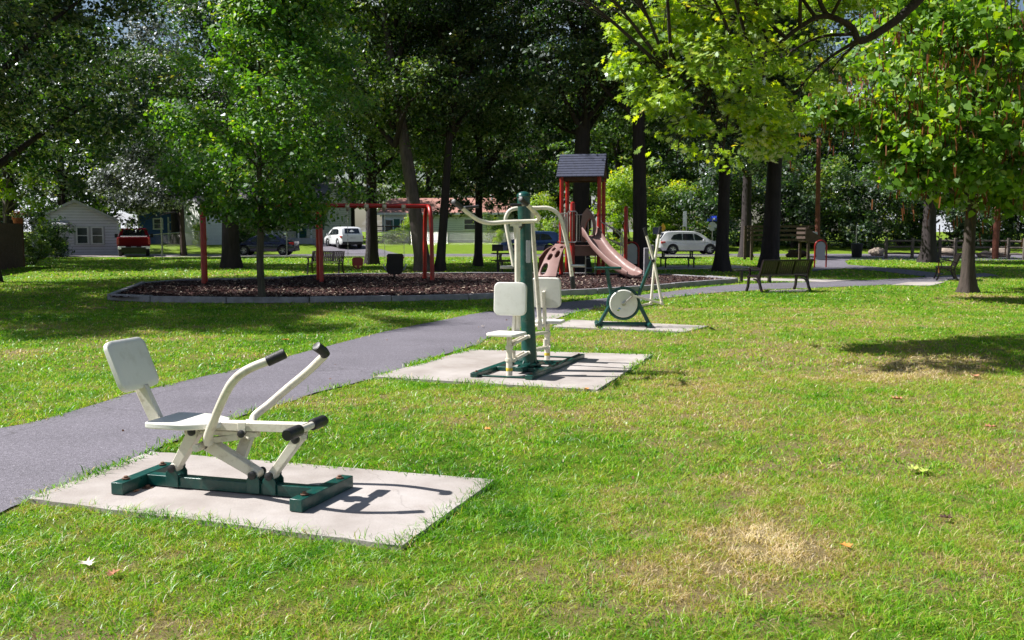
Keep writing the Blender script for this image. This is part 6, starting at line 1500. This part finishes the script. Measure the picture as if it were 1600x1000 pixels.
for l in L:
    c = V3(l[:3]) - b; s = near_main(c + V3((.5, 0, 0))); q = spline([s, s.lerp(c, .5) + V3((0, 0, .12)), c], 4); m.tube(q, [.026 * (1 - .75 * i / (len(q) - 1)) + .004 for i in range(len(q))], 6, cap=False)
    for _ in range(7):
        e = c + V3((rr_.gauss(0, .6), rr_.gauss(0, .6), rr_.gauss(0, .4))) * l[3]; s2 = q[rr_.randrange(3, len(q))]; m.tube([s2, s2.lerp(e, .5) + V3((0, 0, .03)), e], [.008, .006, .003], 4, cap=False)
m.tube(spline([A_(1295, 27, 14), A_(1282, 5, 14), A_(1272, -40, 14)], 4), .035, 7)
me = bpy.data.meshes.new('branches'); me.from_pydata(m.v, [], m.f); me.materials.append(MATS['bark_dark']); me.polygons.foreach_set('use_smooth', [True] * len(me.polygons)); link(me, 'branches', t)
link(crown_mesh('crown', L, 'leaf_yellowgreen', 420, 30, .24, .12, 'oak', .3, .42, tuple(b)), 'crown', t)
CULL = None
# left trees with their own look
b = V3((at0(6, 46), 46, 0))
L = lobes_px([(48, 285, 45, .6, .7), (58, 320, 45, .5, 1.0), (30, 265, 45.5, .7, .7), (-10, 290, 46, 1.0, .7), (66, 342, 45, .3, .8), (14, 305, 45, .45, .6)])
custom_tree('small_tree', 'small tree with bright yellow green leaves and pale branches behind the plank fence', (b.x, b.y, 0), [(b.x, b.y, -.05), (b.x + .1, b.y, 1.2), (b.x + .25, b.y - .2, 2.6), (b.x + .5, b.y - .4, 4.2)], [(0, .09), (.5, .06), (1, .02)], L, 'leaf_yellowgreen', 110, 20, .32, .17, 'hex', 'bark_grey', 1.3, .3, .6, .04)
b = V3((at0(286.5, 66), 66, 0))
L = lobes_px([(215, 318, 58, 1.0, .6), (262, 318, 58, .9, .5), (185, 310, 58, .9, .6), (240, 290, 59, 1.6, .8), (200, 270, 60, 1.5, .8), (270, 300, 59, 1.1, .8), (225, 225, 61, 2.0, .9), (200, 180, 62, 1.8, .9), (250, 180, 62, 1.8, .9), (230, 120, 63, 2.0, 1), (290, 240, 62, 1.3, .9), (206, 350, 58, .35, .7), (170, 290, 60, 1.2, .8), (240, 60, 63, 2.0, 1)])
custom_tree('magnolia_tree', 'tree with glossy silvery leaves hanging over the red pickup', (b.x, b.y, 0), [(b.x, b.y, -.05), (b.x - .1, b.y - .3, 3), (b.x - .8, b.y - 1, 6), (b.x - 1.5, b.y - 2, 11)], [(0, .2), (.5, .13), (1, .04)], L, 'leaf_gray', 110, 40, .55, .22, 'rh', 'bark_dark', 1.4, .4, .5, .05, 3.0)
# low hanging boughs on the tall trees beside the swings and house
for px, py, Y, r, lab, mt in ((700, 300, 41, 1.3, 'low dark bough hanging left of the green post', 'leaf_oak_dark'),):
    pass
# ------------------------------------------------------------------ flowers for the pots
for t_, cc, nn in LEAFQ:
    V, F, A = leafset(cc, nn, rng.uniform(.06, .12, len(cc)), 'rh', rng.random(len(cc)))
    link(fast_mesh('foliage', V, F, 'leaf_mid', {'rnd': A}), 'foliage', t_)
    k = 34; c2 = rng.normal(0, 1, (k, 3)) * [.12, .12, .06] + [0, 0, .44]
    V, F, A = leafset(c2, rng.normal(0, 1, (k, 3)), rng.uniform(.05, .09, k), 'hex', rng.random(k)); link(fast_mesh('blossoms', V, F, 'flower_red', {'rnd': A}), 'blossoms', t_)
# ------------------------------------------------------------------ fallen leaves
plain('leaf_dead', (0.45, 0.20, 0.11), 0.7, var=.35, scale=30); plain('leaf_pale', (0.60, 0.50, 0.42), 0.7, var=.2, scale=30); plain('leaf_fallen_green', (0.42, 0.50, 0.10), 0.6, var=.2, scale=30); plain('leaf_orange', (0.55, 0.22, 0.04), 0.7, var=.2, scale=30)
def fallen(label, px, py, size, mat, seed, curl=.5, group=None):
    g = G(px, py, .04); size *= .82; r = random.Random(seed); S = SH['oak']; a = r.uniform(0, 6.28); m = MB(); vs = []
    for x, y, z in S:
        z2 = abs(x) * curl * 1.1 + (y * y) * curl * .6; vs.append((g.x + size * (x * math.cos(a) - y * math.sin(a)), g.y + size * (x * math.sin(a) + y * math.cos(a)), g.z - .012 + size * z2 + r.uniform(-.05, .05) * size))
    n = len(vs); c = len(vs); vs.append((g.x, g.y, g.z - .012)); m.add(vs, [(i, (i + 1) % n, c) for i in range(n)])
    o = m.build('fallen_leaf', mat, smooth=60); tag(o, label, 'leaf', 'fallen leaves on the grass')
for a in (('pale curled dry leaf on the grass at the lower left', 136, 878, .13, 'leaf_pale', 1), ('orange brown dry leaf on the grass at the lower left', 177, 893, .11, 'leaf_dead', 2), ('reddish dry leaf alone on the right lawn', 1403, 622, .17, 'leaf_dead', 3), ('brown leaf at the right edge of the lawn', 1548, 665, .14, 'leaf_dead', 4),
          ('orange leaf on the lawn just right of the nearest pad far corner', 760, 669, .13, 'leaf_orange', 5), ('yellow green leafy sprig on the right lawn', 1430, 731, .16, 'leaf_fallen_green', 6), ('second yellow green leaf touching the sprig', 1446, 734, .13, 'leaf_fallen_green', 7), ('dark brown leaf on the lower right grass', 1478, 806, .11, 'brown_wood', 8),
          ('orange brown leaf lying in the tree shadow', 1523, 586, .17, 'leaf_dead', 9), ('small golden leaf below the dry patch at right', 1321, 850, .10, 'leaf_orange', 10), ('rusty leaf on the nearest concrete pad beside the green frame foot', 213, 765, .07, 'leaf_dead', 11), ('tan leaf on the asphalt path before the middle pad', 754, 509, .12, 'leaf_pale', 12),
          ('yellowish leaf on the grass left of the path', 446, 530, .14, 'leaf_orange', 13), ('pale leaf on the middle concrete pad front', 916, 606, .10, 'leaf_orange', 14), ('tan leaf on grass behind the walker', 1093, 459, .2, 'leaf_orange', 15)):
    fallen(*a)
# ------------------------------------------------------------------ light
SUN_EL = 48.5; SD = V3((.99, -.12, 0)).normalized()
w = bpy.data.worlds.new('World'); sc.world = w; w.use_nodes = True; nt = w.node_tree
bg = nt.nodes['Background']; sky = nt.nodes.new('ShaderNodeTexSky'); sky.sky_type = 'NISHITA'; sky.sun_disc = False
sky.sun_elevation = R(SUN_EL); sky.sun_rotation = math.atan2(-SD.x, -SD.y); sky.air_density = 1.0; sky.dust_density = 1.2; sky.ozone_density = 1.2
tc = nt.nodes.new('ShaderNodeTexCoord'); mp = N(nt, 'ShaderNodeMapping'); mp.inputs['Scale'].default_value = (1, 1, 2.6); nt.links.new(tc.outputs['Generated'], mp.inputs[0])
cl = noise(nt, mp.outputs[0], 2.6, 7, .6); cf = ramp(nt, cl, [(0.52, (0, 0, 0)), (0.62, (1, 1, 1))])
sx = N(nt, 'ShaderNodeSeparateXYZ'); nt.links.new(tc.outputs['Generated'], sx.inputs[0]); zr = ramp(nt, sx.outputs[2], [(0.0, (1, 1, 1)), (0.30, (1, 1, 1)), (0.42, (0,) * 3)])
cm_ = mix(nt, 1.0, cf.outputs[0], zr.outputs[0], 'MULTIPLY'); skyc = mix(nt, cm_, sky.outputs[0], (13, 13.5, 15))
nt.links.new(skyc, bg.inputs[0]); bg.inputs[1].default_value = 0.05
sl = bpy.data.lights.new('sun', 'SUN'); sl.energy = 5.0; sl.angle = R(0.53); sl.color = (1.0, 0.97, 0.93)
so = bpy.data.objects.new('sun', sl); COL.objects.link(so); so.location = (0, 0, 30)
dv = V3((SD.x * math.cos(R(SUN_EL)), SD.y * math.cos(R(SUN_EL)), -math.sin(R(SUN_EL)))); so.rotation_euler = dv.to_track_quat('-Z', 'Y').to_euler()
sc.view_settings.view_transform = 'Standard'; sc.view_settings.look = 'None'; sc.view_settings.gamma = 1; sc.view_settings.exposure = 0.92
sc.render.engine = 'CYCLES'; sc.cycles.max_bounces = 7; sc.cycles.diffuse_bounces = 3; sc.cycles.transmission_bounces = 5; sc.cycles.glossy_bounces = 3; sc.cycles.use_denoising = True
sc.render.film_transparent = False; sc.cycles.caustics_reflective = False; sc.cycles.caustics_refractive = False
for o in list(bpy.data.objects):
    if '_abs' in o: del o['_abs']
